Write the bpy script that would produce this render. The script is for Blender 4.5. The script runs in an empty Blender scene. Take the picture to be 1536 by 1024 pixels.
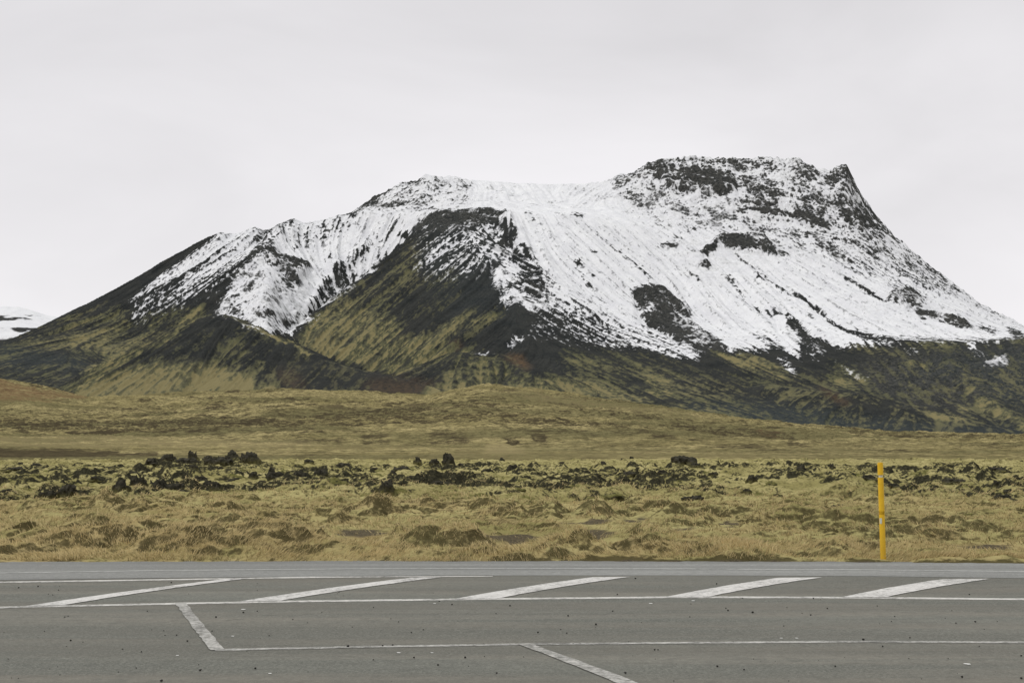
import bpy, math, random
import numpy as np
from mathutils import noise as mnoise, Vector

# ------------------------------------------------------------------ basics
F = 1536 * 50 / 36.0            # focal length in photo pixels
HC = 1.6                        # eye height (m)
HY = 665.0                      # eye-level row in the photograph
PT = math.atan((HY - 512) / F)  # upward pitch
CP, SP = math.cos(PT), math.sin(PT)
rng = np.random.default_rng(7)
random.seed(7)

scene = bpy.context.scene
col = scene.collection


def ae(px, py):
    u = (np.asarray(px, float) - 768) / F
    v = (512 - np.asarray(py, float)) / F
    d = CP - v * SP
    return u / d, (SP + v * CP) / d


def project(X, Y, Z):
    z = Z - HC
    d = Y * CP + z * SP
    v = (-Y * SP + z * CP) / d
    return 768 + F * X / d, 512 - F * v


def ground_pt(px, py, z=0.0):
    a, e = ae(px, py)
    Y = (z - HC) / e
    return a * Y, Y


# ------------------------------------------------------------------ noise
_P = rng.permutation(256).astype(np.int32)
_P = np.concatenate([_P, _P, _P])
_G = np.stack([np.cos(np.linspace(0, 2 * np.pi, 256, endpoint=False)),
               np.sin(np.linspace(0, 2 * np.pi, 256, endpoint=False))], 1).astype(np.float32)


def perlin(x, y):
    x = np.asarray(x, np.float32); y = np.asarray(y, np.float32)
    xi = np.floor(x); yi = np.floor(y)
    fx = x - xi; fy = y - yi
    xi = xi.astype(np.int32) & 255; yi = yi.astype(np.int32) & 255
    u = fx * fx * fx * (fx * (fx * 6 - 15) + 10)
    v = fy * fy * fy * (fy * (fy * 6 - 15) + 10)

    def g(ix, iy, dx, dy):
        k = _G[_P[_P[ix & 255] + (iy & 255)]]
        return k[..., 0] * dx + k[..., 1] * dy
    a = g(xi, yi, fx, fy); b = g(xi + 1, yi, fx - 1, fy)
    c = g(xi, yi + 1, fx, fy - 1); d = g(xi + 1, yi + 1, fx - 1, fy - 1)
    return (a + u * (b - a) + v * ((c + u * (d - c)) - (a + u * (b - a)))) * 1.5


def fbm(x, y, o=4, gain=0.5, kind=0):
    s = 0; a = 1.0; t = 0
    for i in range(o):
        n = perlin(x * 2 ** i + 17.3 * i, y * 2 ** i - 9.1 * i)
        if kind == 1: n = 1 - 2 * np.abs(n)
        elif kind == 2: n = 2 * np.abs(n) - 0.5
        s = s + a * n; t += a; a *= gain
    return s / t


def box(a, r, axis):
    k = 2 * r + 1
    p = [(0, 0)] * a.ndim; p[axis] = (r + 1, r)
    c = np.cumsum(np.pad(a.astype(np.float64), p, mode='edge'), axis=axis)
    n = a.shape[axis]
    hi = np.take(c, np.arange(k, k + n), axis=axis); lo = np.take(c, np.arange(0, n), axis=axis)
    return ((hi - lo) / k).astype(np.float32)


def blur(a, r, it=2):
    for _ in range(it):
        a = box(box(a, r, 0), r, 1)
    return a


def rank01(a):
    f = a.ravel(); o = np.argsort(f, kind='quicksort')
    r = np.empty(f.size, np.float32); r[o] = np.linspace(0, 1, f.size, dtype=np.float32)
    return r.reshape(a.shape)


def sstep(a, b, x):
    t = np.clip((x - a) / (b - a), 0, 1)
    return t * t * (3 - 2 * t)


# ------------------------------------------------------------------ object helpers
def tag(o, label=None, cat=None, group=None, kind=None):
    if label: o['label'] = label
    if cat: o['category'] = cat
    if group: o['group'] = group
    if kind: o['kind'] = kind
    return o


def link(name, me, mat=None, parent=None):
    o = bpy.data.objects.new(name, me); col.objects.link(o)
    if mat and me is not None and not me.materials: me.materials.append(mat)
    if parent: o.parent = parent
    return o


def raw_mesh(name, V, Q, smooth=True):
    me = bpy.data.meshes.new(name)
    V = np.ascontiguousarray(V, np.float32); Q = np.ascontiguousarray(Q, np.int32)
    n, k = Q.shape
    me.vertices.add(len(V)); me.vertices.foreach_set('co', V.ravel())
    me.loops.add(n * k); me.loops.foreach_set('vertex_index', Q.ravel())
    me.polygons.add(n); me.polygons.foreach_set('loop_start', np.arange(n, dtype=np.int32) * k)
    me.polygons.foreach_set('use_smooth', np.full(n, smooth))
    me.update(calc_edges=True)
    return me


def grid_mesh(name, X, Y, Z, attrs=None):
    r, c = X.shape
    idx = np.arange(r * c, dtype=np.int32).reshape(r, c)
    Q = np.stack([idx[:-1, :-1], idx[:-1, 1:], idx[1:, 1:], idx[1:, :-1]], -1).reshape(-1, 4)
    me = raw_mesh(name, np.stack([X, Y, Z], -1).reshape(-1, 3), Q)
    for k, v in (attrs or {}).items():
        at = me.attributes.new(k, 'FLOAT', 'POINT')
        at.data.foreach_set('value', np.ascontiguousarray(v, np.float32).ravel())
    return me


# ------------------------------------------------------------------ node helpers
class NT:
    def __init__(s, name):
        s.m = bpy.data.materials.new(name); s.m.use_nodes = True
        s.t = s.m.node_tree; s.t.nodes.clear()
        s.out = s.t.nodes.new('ShaderNodeOutputMaterial')

    def n(s, typ, **kw):
        nd = s.t.nodes.new(typ)
        for k, v in kw.items(): setattr(nd, k, v)
        return nd

    def l(s, a, b): s.t.links.new(a, b)

    def put(s, sock, v):
        if hasattr(v, 'is_output') or isinstance(v, bpy.types.NodeSocket): s.l(v, sock)
        elif isinstance(v, (tuple, list)): sock.default_value = (*v, 1) if len(v) == 3 and len(sock.default_value) == 4 else v
        else: sock.default_value = v

    def math(s, op, a, b=0.0, c=None, clamp=False):
        nd = s.n('ShaderNodeMath', operation=op, use_clamp=clamp)
        s.put(nd.inputs[0], a); s.put(nd.inputs[1], b)
        if c is not None: s.put(nd.inputs[2], c)
        return nd.outputs[0]

    def mix(s, f, a, b, mode='MIX'):
        nd = s.n('ShaderNodeMix', data_type='RGBA', blend_type=mode)
        s.put(nd.inputs[0], f); s.put(nd.inputs[6], a); s.put(nd.inputs[7], b)
        return nd.outputs[2]

    def pos(s, sc=(1, 1, 1)):
        g = s.n('ShaderNodeNewGeometry')
        mp = s.n('ShaderNodeMapping'); mp.inputs['Scale'].default_value = sc
        s.l(g.outputs['Position'], mp.inputs[0])
        return mp.outputs[0]

    def objpos(s, sc=(1, 1, 1)):
        g = s.n('ShaderNodeTexCoord')
        mp = s.n('ShaderNodeMapping'); mp.inputs['Scale'].default_value = sc
        s.l(g.outputs['Object'], mp.inputs[0])
        return mp.outputs[0]

    def noise(s, vec, scale, detail=5, rough=0.55, dist=0.0):
        nd = s.n('ShaderNodeTexNoise')
        nd.inputs['Scale'].default_value = scale; nd.inputs['Detail'].default_value = detail
        nd.inputs['Roughness'].default_value = rough; nd.inputs['Distortion'].default_value = dist
        s.l(vec, nd.inputs['Vector'])
        return nd.outputs[0]

    def vor(s, vec, scale, feat='F1'):
        nd = s.n('ShaderNodeTexVoronoi', feature=feat)
        nd.inputs['Scale'].default_value = scale; s.l(vec, nd.inputs['Vector'])
        return nd

    def ramp(s, f, a, b):
        nd = s.n('ShaderNodeMapRange', interpolation_type='SMOOTHSTEP')
        s.put(nd.inputs[0], f); nd.inputs[1].default_value = a; nd.inputs[2].default_value = b
        return nd.outputs[0]

    def attr(s, name):
        nd = s.n('ShaderNodeAttribute'); nd.attribute_name = name
        return nd.outputs['Fac']

    def bump(s, h, strength, dist):
        nd = s.n('ShaderNodeBump'); nd.inputs['Strength'].default_value = strength
        nd.inputs['Distance'].default_value = dist; s.l(h, nd.inputs['Height'])
        return nd.outputs[0]

    def finish(s, color, rough=0.9, normal=None, spec=0.2):
        b = s.n('ShaderNodeBsdfPrincipled')
        s.put(b.inputs['Base Color'], color); s.put(b.inputs['Roughness'], rough)
        b.inputs['Specular IOR Level'].default_value = spec
        if normal is not None: s.l(normal, b.inputs['Normal'])
        s.l(b.outputs[0], s.out.inputs[0])
        s.bsdf = b
        return s.m


# ------------------------------------------------------------------ materials
def mat_mountain():
    t = NT('scree_moss_snow'); p = t.pos()
    nf = t.noise(p, 0.30, 6, 0.68); nm = t.noise(p, 0.045, 4, 0.6); nl = t.noise(p, 0.012, 3)
    nh = t.noise(p, 0.75, 3, 0.6)
    fn = t.math('ADD', t.math('MULTIPLY', t.math('SUBTRACT', nf, 0.5), 0.75), t.math('MULTIPLY', t.math('SUBTRACT', nh, 0.5), 0.35))
    # bare scree and rock
    c = t.mix(t.ramp(nm, 0.3, 0.7), (0.0185, 0.0205, 0.0212), (0.033, 0.034, 0.032))
    c = t.mix(t.math('MULTIPLY', t.ramp(nf, 0.45, 0.75), 0.40), c, (0.056, 0.057, 0.051))
    c = t.mix(t.math('MULTIPLY', t.attr('rock'), t.ramp(nf, 0.35, 0.75)), c, (0.090, 0.088, 0.082))
    c = t.mix(t.math('MULTIPLY', t.attr('blue'), 0.60), c, t.mix(t.ramp(nf, 0.3, 0.7), (0.026, 0.033, 0.036), (0.046, 0.055, 0.057)))
    c = t.mix(t.math('MULTIPLY', t.attr('rust'), t.ramp(nf, 0.25, 0.6)), c, (0.125, 0.080, 0.046))
    # moss
    mo = t.ramp(t.math('ADD', t.attr('moss'), t.math('MULTIPLY', fn, 1.35)), 0.10, 1.0)
    mc = t.mix(t.ramp(nl, 0.35, 0.65), (0.124, 0.124, 0.062), (0.190, 0.174, 0.092))
    mc = t.mix(t.ramp(nf, 0.35, 0.7), mc, (0.112, 0.108, 0.060))
    mc = t.mix(t.math('MULTIPLY', t.ramp(t.math('ADD', t.attr('moss'), t.math('MULTIPLY', fn, 0.5)), 0.70, 1.05), 0.9), mc, (0.215, 0.182, 0.090))
    c = t.mix(t.math('MULTIPLY', mo, 0.88), c, mc)
    # thin new snow
    s = t.ramp(t.math('ADD', t.attr('snow'), fn), 0.22, 0.84)
    sc = t.mix(t.ramp(nm, 0.3, 0.75), (0.62, 0.62, 0.65), (0.77, 0.77, 0.79))
    thin = t.math('MULTIPLY', t.ramp(t.math('ADD', t.math('MULTIPLY', nm, 0.6), t.math('MULTIPLY', nf, 0.5)), 0.52, 0.72), t.math('ADD', 0.16, t.math('MULTIPLY', t.attr('rock'), 0.24)))
    thin = t.math('MAXIMUM', thin, t.math('MULTIPLY', t.ramp(t.math('ADD', t.attr('thin'), fn), 0.35, 1.05), 0.62))
    sc = t.mix(thin, sc, (0.20, 0.20, 0.205))
    c = t.mix(t.math('MULTIPLY', s, 0.98), c, sc)
    return t.finish(c, 0.95, t.bump(nf, 0.6, 1.5), 0.05)


def mat_foothill():
    t = NT('hill_moss'); p = t.pos(); q = t.pos((0.6, 1, 1))
    n1 = t.noise(q, 0.030, 6, 0.62, 0.6); n2 = t.noise(q, 0.15, 6, 0.66, 0.4); n3 = t.noise(p, 0.9, 4, 0.65); n4 = t.noise(q, 0.012, 5, 0.6, 0.8)
    n5 = t.noise(q, 0.42, 5, 0.68)
    c = t.mix(t.ramp(n1, 0.35, 0.65), (0.235, 0.198, 0.092), (0.365, 0.305, 0.150))
    c = t.mix(t.ramp(n4, 0.44, 0.60), c, (0.165, 0.146, 0.072))
    c = t.mix(t.math('MULTIPLY', t.ramp(n5, 0.43, 0.58), 0.72), c, (0.098, 0.084, 0.042))
    c = t.mix(t.math('MULTIPLY', t.ramp(n2, 0.52, 0.66), 0.70), c, (0.085, 0.070, 0.038))
    c = t.mix(t.math('MULTIPLY', t.ramp(n3, 0.50, 0.66), 0.62), c, (0.062, 0.052, 0.028))
    wob = t.math('ADD', t.math('MULTIPLY', t.math('SUBTRACT', n2, 0.5), 1.3), t.math('MULTIPLY', t.math('SUBTRACT', n5, 0.5), 0.9))
    dk = t.ramp(t.math('ADD', t.attr('dark'), t.math('MULTIPLY', wob, 1.15)), 0.32, 0.86)
    c = t.mix(t.math('MULTIPLY', dk, 0.85), c, t.mix(t.ramp(n3, 0.35, 0.7), (0.036, 0.029, 0.020), (0.072, 0.057, 0.036)))
    ru = t.ramp(t.math('ADD', t.attr('rust'), wob), 0.40, 0.95)
    c = t.mix(t.math('MULTIPLY', ru, 0.75), c, t.mix(t.ramp(n2, 0.3, 0.7), (0.125, 0.075, 0.042), (0.20, 0.130, 0.070)))
    pl = t.ramp(t.math('ADD', t.attr('pale'), t.math('MULTIPLY', wob, 0.7)), 0.35, 0.9)
    c = t.mix(t.math('MULTIPLY', pl, 0.6), c, (0.300, 0.246, 0.128))
    return t.finish(c, 1.0, t.bump(n5, 0.8, 1.2), 0.0)


def mat_field():
    t = NT('moss_heath'); p = t.pos()
    n1 = t.noise(p, 0.22, 5, 0.6, 0.5); n2 = t.noise(p, 1.5, 6, 0.68); n3 = t.noise(p, 9.0, 5, 0.7); n5 = t.noise(p, 45.0, 3, 0.7)
    n4 = t.noise(p, 0.55, 5, 0.62, 0.8); n6 = t.noise(p, 3.6, 5, 0.66)
    moss = t.mix(t.ramp(n1, 0.35, 0.65), (0.255, 0.226, 0.094), (0.395, 0.345, 0.160))
    straw = t.mix(t.ramp(n2, 0.3, 0.7), (0.270, 0.205, 0.092), (0.460, 0.365, 0.185))
    st = t.ramp(t.math('ADD', t.attr('straw'), t.math('MULTIPLY', t.math('SUBTRACT', n4, 0.5), 1.5)), 0.35, 0.8)
    c = t.mix(st, moss, straw)
    hz = t.math('ADD', t.math('MULTIPLY', n2, 0.6), t.math('MULTIPLY', n4, 0.4))
    hc = t.mix(n3, (0.055, 0.047, 0.020), (0.105, 0.086, 0.038))
    c = t.mix(t.math('MULTIPLY', t.ramp(hz, 0.53, 0.65), 0.62), c, hc)
    c = t.mix(t.math('MULTIPLY', t.ramp(n6, 0.50, 0.66), 0.60), c, (0.085, 0.072, 0.030))
    c = t.mix(t.math('MULTIPLY', t.ramp(n3, 0.5, 0.72), 0.6), c, (0.070, 0.060, 0.026))
    c = t.mix(t.math('MULTIPLY', t.ramp(n5, 0.55, 0.8), 0.35), c, (0.42, 0.36, 0.20))
    hv = t.ramp(t.math('ADD', t.attr('heath_shade'), t.math('ADD', t.math('MULTIPLY', t.math('SUBTRACT', n6, 0.5), 1.0), t.math('MULTIPLY', t.math('SUBTRACT', n3, 0.5), 1.5))), 0.40, 0.85)
    c = t.mix(t.math('MULTIPLY', hv, 0.85), c, t.mix(n3, (0.030, 0.026, 0.013), (0.075, 0.062, 0.030)))
    dm = t.ramp(t.math('ADD', t.math('MULTIPLY', n4, 0.6), t.math('MULTIPLY', n6, 0.4)), 0.52, 0.60)
    c = t.mix(t.math('MULTIPLY', dm, t.math('MULTIPLY', t.attr('deep'), 0.85)), c, t.mix(n3, (0.070, 0.070, 0.020), (0.135, 0.130, 0.044)))
    gv = t.ramp(t.math('ADD', t.attr('gravel'), t.math('MULTIPLY', t.math('SUBTRACT', n2, 0.5), 1.1)), 0.36, 0.68)
    gc = t.mix(t.ramp(n5, 0.4, 0.7), (0.048, 0.040, 0.030), (0.170, 0.140, 0.100))
    c = t.mix(t.math('MULTIPLY', gv, 0.92), c, gc)
    lv = t.ramp(t.math('ADD', t.attr('lava'), t.math('ADD', t.math('MULTIPLY', t.math('SUBTRACT', n6, 0.5), 1.0), t.math('MULTIPLY', t.math('SUBTRACT', n3, 0.5), 0.8))), 0.40, 0.66)
    c = t.mix(lv, c, t.mix(t.ramp(n3, 0.4, 0.7), (0.022, 0.021, 0.014), (0.062, 0.058, 0.036)))
    return t.finish(c, 1.0, t.bump(t.math('ADD', n3, t.math('MULTIPLY', n5, 0.4)), 0.8, 0.06), 0.0)


def mat_rock(name, mossy):
    t = NT(name); p = t.objpos()
    n = t.noise(p, 4.0, 6, 0.65); n2 = t.noise(p, 14.0, 5, 0.7); n3 = t.noise(p, 1.6, 4, 0.6, 0.5)
    c = t.mix(t.ramp(n, 0.35, 0.7), (0.022, 0.021, 0.016), (0.072, 0.066, 0.048))
    c = t.mix(t.math('MULTIPLY', t.ramp(n2, 0.58, 0.72), 0.7), c, (0.15, 0.145, 0.125))
    sep = t.n('ShaderNodeSeparateXYZ'); t.l(p, sep.inputs[0])
    g = t.n('ShaderNodeNewGeometry'); sn = t.n('ShaderNodeSeparateXYZ'); t.l(g.outputs['Normal'], sn.inputs[0])
    m = t.math('ADD', t.math('MULTIPLY', n3, 1.2), t.math('MULTIPLY', sn.outputs[2], 0.35 if mossy else 0.12))
    m = t.math('SUBTRACT', m, t.math('MULTIPLY', sep.outputs[2], 0.35 if not mossy else 0.05))
    lo, hi = (0.58, 0.78) if mossy else (0.54, 0.76)
    c = t.mix(t.math('MULTIPLY', t.ramp(m, lo, hi), 0.9), c, t.mix(t.ramp(n2, 0.3, 0.7), (0.105, 0.105, 0.030), (0.215, 0.195, 0.072)))
    ft = t.ramp(t.math('ADD', sep.outputs[2], t.math('MULTIPLY', n, 1.2)), 1.25 if not mossy else 1.45, 0.60)
    c = t.mix(t.math('MULTIPLY', ft, 0.85), c, t.mix(t.ramp(n2, 0.3, 0.7), (0.070, 0.066, 0.024), (0.190, 0.168, 0.070)))
    return t.finish(c, 0.95, t.bump(n2, 0.7, 0.08), 0.05)


def mat_asphalt(name, dark, light, tint, fade):
    t = NT(name); p = t.pos()
    n1 = t.noise(t.pos((0.35, 1, 1)), 0.45, 6, 0.62, 0.3); n7 = t.noise(p, 1.4, 6, 0.7); n2 = t.noise(t.pos((0.12, 1.6, 1)), 1.0, 6, 0.6); n3 = t.noise(p, 38, 4, 0.75); n4 = t.noise(p, 5, 5, 0.6)
    v = t.vor(p, 60)
    c = t.mix(t.ramp(n3, 0.32, 0.68), dark, light)
    c = t.mix(t.math('MULTIPLY', t.ramp(n2, 0.42, 0.68), fade), c, tuple(x * 1.08 for x in tint))
    c = t.mix(t.math('MULTIPLY', t.ramp(n4, 0.5, 0.75), 0.35), c, tuple(x * 0.7 for x in dark))
    c = t.mix(t.math('MULTIPLY', t.ramp(n1, 0.45, 0.7), 0.3), c, tuple(x * 1.1 for x in light))
    n9 = t.noise(p, 10, 4, 0.85)
    c = t.mix(t.math('MULTIPLY', t.ramp(n9, 0.46, 0.66), 0.55), c, tuple(x * 0.58 for x in light))
    c = t.mix(t.math('MULTIPLY', t.ramp(n9, 0.46, 0.30), 0.45), c, tuple(x * 1.35 for x in light))
    n8 = t.noise(t.pos((0.025, 1.0, 1)), 1.1, 5, 0.62)
    c = t.mix(t.math('MULTIPLY', t.ramp(n8, 0.40, 0.62), 0.42), c, tuple(x * 0.60 for x in tint))
    c = t.mix(t.math('MULTIPLY', t.ramp(n7, 0.48, 0.70), 0.36), c, tuple(x * 0.62 for x in light))
    c = t.mix(t.math('MULTIPLY', t.ramp(v.outputs['Distance'], 0.22, 0.10), 0.35), c, tuple(min(1, x * 2.3) for x in light))
    return t.finish(c, 0.85, t.bump(n3, 0.5, 0.01), 0.25)


def mat_paint(name, wear, colr, da=(0.074, 0.073, 0.066), la=(0.150, 0.146, 0.132)):
    t = NT(name); p = t.pos()
    n3 = t.noise(p, 30, 5, 0.8); n1 = t.noise(p, 1.1, 6, 0.7); n2 = t.noise(p, 12, 5, 0.7)
    a = t.mix(t.ramp(n3, 0.32, 0.68), da, la)
    k = t.math('ADD', t.math('MULTIPLY', n3, 0.45), t.math('ADD', t.math('MULTIPLY', n1, 0.35), t.math('MULTIPLY', n2, 0.35)))
    f = t.ramp(k, wear - 0.10, wear + 0.10)
    pc = t.mix(t.ramp(n2, 0.3, 0.75), colr, tuple(x * 0.8 for x in colr))
    return t.finish(t.mix(f, pc, a), 0.8, t.bump(n3, 0.4, 0.008), 0.2)


def mat_simple(name, c1, c2, scale, rough=0.6, spec=0.3):
    t = NT(name); p = t.objpos(); n = t.noise(p, scale, 5, 0.65)
    return t.finish(t.mix(t.ramp(n, 0.3, 0.7), c1, c2), rough, t.bump(n, 0.2, 0.01), spec)


def mat_post():
    t = NT('yellow_plastic'); p = t.objpos(); n = t.noise(p, 7, 5, 0.65); sep = t.n('ShaderNodeSeparateXYZ'); t.l(p, sep.inputs[0])
    c = t.mix(t.ramp(n, 0.3, 0.7), (0.66, 0.385, 0.012), (0.76, 0.465, 0.020))
    g = t.ramp(t.math('SUBTRACT', t.math('ADD', t.math('MULTIPLY', n, 0.5), t.math('MULTIPLY', t.noise(p, 30, 4, 0.7), 0.35)), t.math('MULTIPLY', sep.outputs[2], 0.55)), 0.12, 0.42)
    c = t.mix(t.math('MULTIPLY', g, 0.25), c, (0.16, 0.115, 0.045))
    return t.finish(c, 0.5, None, 0.35)


def mat_grass():
    t = NT('dry_grass_blades')
    a = t.attr('tint')
    c = t.mix(a, (0.130, 0.110, 0.042), (0.600, 0.480, 0.260))
    d = t.n('ShaderNodeBsdfDiffuse'); t.l(c, d.inputs[0])
    tr = t.n('ShaderNodeBsdfTranslucent'); t.l(c, tr.inputs[0])
    mx = t.n('ShaderNodeMixShader'); mx.inputs[0].default_value = 0.4
    t.l(d.outputs[0], mx.inputs[1]); t.l(tr.outputs[0], mx.inputs[2]); t.l(mx.outputs[0], t.out.inputs[0])
    return t.m


M_mtn, M_foot, M_field = mat_mountain(), mat_foothill(), mat_field()
M_rock, M_mossrock = mat_rock('lava_rock', False), mat_rock('mossy_lava_rock', True)

# ------------------------------------------------------------------ painted cover maps (where snow, moss, rock lie on the slopes)
MX0, MY0, MW, MH = -200, 180, 1940, 520
_yy, _xx = np.mgrid[0:MH, 0:MW].astype(np.float32)
_xx += MX0; _yy += MY0


def zz(n, pts):
    x0, y0, s = {1: (0, 420, 3.0), 2: (200, 240, 3.657), 3: (500, 240, 3.657), 4: (860, 220, 3.657), 5: (1116, 220, 3.657),
                 6: (400, 440, 3.072), 7: (800, 420, 3.939), 8: (1130, 420, 3.783)}[n]
    return [(x0 + a / s, y0 + b / s) for a, b in pts]


def poly_mask(pts, soft):
    P = np.array(pts, np.float32)
    pad = int(soft * 3 + 3)
    i0 = max(0, int(P[:, 0].min() - MX0) - pad); i1 = min(MW, int(P[:, 0].max() - MX0) + pad + 1)
    j0 = max(0, int(P[:, 1].min() - MY0) - pad); j1 = min(MH, int(P[:, 1].max() - MY0) + pad + 1)
    x = _xx[j0:j1, i0:i1]; y = _yy[j0:j1, i0:i1]
    ins = np.zeros(x.shape, bool)
    n = len(P)
    for k in range(n):
        ax, ay = P[k]; bx, by = P[(k + 1) % n]
        if ay == by: continue
        c = ((ay > y) != (by > y)) & (x < (bx - ax) * (y - ay) / (by - ay) + ax)
        ins ^= c
    m = ins.astype(np.float32)
    if soft >= 1: m = blur(m, int(round(soft)), 2)
    return m, slice(j0, j1), slice(i0, i1)


def paint(A, pts, val, soft=2, k=1.0):
    m, sj, si = poly_mask(pts, soft)
    A[sj, si] = A[sj, si] * (1 - m * k) + val * m * k


def stroke_mask(pts, w0, w1=None):
    w1 = w0 if w1 is None else w1
    P = np.array(pts, np.float32); W = max(w0, w1) * 2 + 4
    i0 = max(0, int(P[:, 0].min() - MX0 - W)); i1 = min(MW, int(P[:, 0].max() - MX0 + W))
    j0 = max(0, int(P[:, 1].min() - MY0 - W)); j1 = min(MH, int(P[:, 1].max() - MY0 + W))
    x = _xx[j0:j1, i0:i1]; y = _yy[j0:j1, i0:i1]
    out = np.zeros(x.shape, np.float32); n = len(P) - 1
    for k in range(n):
        a = P[k]; b = P[k + 1]; d = b - a; L = max(1e-6, float(d @ d))
        t = np.clip(((x - a[0]) * d[0] + (y - a[1]) * d[1]) / L, 0, 1)
        dist = np.hypot(x - a[0] - t * d[0], y - a[1] - t * d[1])
        w = w0 + (w1 - w0) * (k + t) / n
        out = np.maximum(out, np.clip(1 - dist / w, 0, 1))
    return out, slice(j0, j1), slice(i0, i1)


def stroke(A, pts, val, w0, w1=None, hard=2.0):
    m, sj, si = stroke_mask(pts, w0, w1)
    m = np.clip(m * hard, 0, 1)
    A[sj, si] = A[sj, si] * (1 - m) + val * m


def sample(A, px, py):
    x = np.clip(px - MX0, 0, MW - 1.001); y = np.clip(py - MY0, 0, MH - 1.001)
    i = x.astype(np.int32); j = y.astype(np.int32); fx = (x - i).astype(np.float32); fy = (y - j).astype(np.float32)
    i2 = np.minimum(i + 1, MW - 1); j2 = np.minimum(j + 1, MH - 1)
    return (A[j, i] * (1 - fx) + A[j, i2] * fx) * (1 - fy) + (A[j2, i] * (1 - fx) + A[j2, i2] * fx) * fy


new = lambda: np.zeros((MH, MW), np.float32)
snow, moss, rust, rock, blue, lift, iso = new(), new(), new(), new(), new(), new(), new()

# --- snow
paint(snow, [(527, 190), (1740, 190), (1740, 520), (1560, 505), (1500, 510), (1455, 512), (1394, 510), (1349, 510), (1331, 518), (1286, 515),
             (1265, 519), (1232, 508), (1201, 512), (1199, 540), (1170, 520), (1156, 520), (1130, 524), (1094, 526), (1069, 512), (1044, 539), (1003, 529), (978, 522),
             (942, 516), (914, 516), (889, 504), (863, 488), (833, 468), (787, 459), (754, 448), (741, 426), (746, 404), (762, 390), (773, 371),
             (775, 352), (764, 338), (745, 326), (700, 322), (664, 326), (630, 332), (609, 357), (560, 402), (500, 450), (440, 499), (425, 502),
             (390, 492), (364, 478), (331, 470), (320, 472), (331, 459), (353, 423), (375, 401), (397, 382), (419, 363), (438, 340), (440, 300), (527, 300)], 0.985, 3)
paint(snow, zz(2, [(480, 380), (680, 380), (650, 440), (560, 490), (430, 560), (330, 615), (200, 690), (60, 770), (0, 800), (0, 765), (100, 690), (190, 625), (300, 545), (400, 475)]), 0.86, 3)
paint(snow, zz(2, [(650, 440), (770, 420), (835, 395), (800, 440), (700, 505), (600, 575), (500, 635), (380, 695), (300, 735), (230, 790), (200, 760), (300, 665), (420, 592), (540, 512)]), 0.82, 3)
paint(snow, zz(2, [(660, 395), (860, 370), (840, 395), (760, 425), (660, 430)]), 0.62, 1)
paint(snow, zz(2, [(240, 730), (480, 640), (640, 560), (560, 650), (420, 740), (300, 800), (130, 860), (20, 890), (0, 850), (120, 800)]), 0.40, 5)
paint(snow, zz(2, [(0, 770), (120, 720), (230, 760), (160, 820), (0, 900)]), 0.34, 5)
# valley left
paint(snow, zz(2, [(460, 830), (560, 680), (690, 560), (880, 640), (900, 720), (800, 770), (640, 780), (650, 860), (830, 940), (600, 880)]), 0.74, 5)
paint(snow, zz(2, [(690, 530), (770, 505), (860, 550), (960, 580), (975, 615), (900, 640), (890, 695), (850, 700), (820, 650), (790, 600), (720, 575)]), 0.24, 2)
paint(snow, zz(2, [(640, 810), (730, 815), (785, 850), (770, 880), (700, 880), (650, 850)]), 0.18, 2)
paint(snow, zz(2, [(540, 790), (640, 770), (620, 850), (530, 840)]), 0.38, 3)
paint(snow, zz(2, [(800, 460), (960, 360), (1150, 320), (1300, 320), (1250, 370), (1050, 450), (900, 490)]), 0.66, 5)
paint(snow, zz(2, [(1150, 560), (1300, 440), (1390, 330), (1480, 320), (1400, 440), (1290, 560), (1150, 640)]), 0.70, 5)
paint(snow, zz(2, [(950, 860), (1010, 740), (1070, 650), (1200, 550), (1290, 475), (1260, 520), (1150, 615), (1240, 640), (1160, 700), (1100, 750), (1060, 795), (960, 870)]), 0.26, 3)
paint(snow, zz(2, [(700, 900), (880, 850), (960, 840), (880, 945), (780, 935)]), 0.62, 4)
for q in ([(1040, 545), (1060, 532), (1085, 545), (1080, 556)], [(1450, 405), (1485, 385), (1525, 390), (1500, 425), (1460, 420)], [(1318, 525), (1350, 528), (1345, 548)], [(1380, 455), (1392, 450), (1390, 470)],
          [(860, 370), (880, 365), (880, 392), (862, 390)], [(870, 488), (900, 485), (905, 497), (875, 498)]):
    paint(snow, zz(2, q), 0.05, 1)
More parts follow.
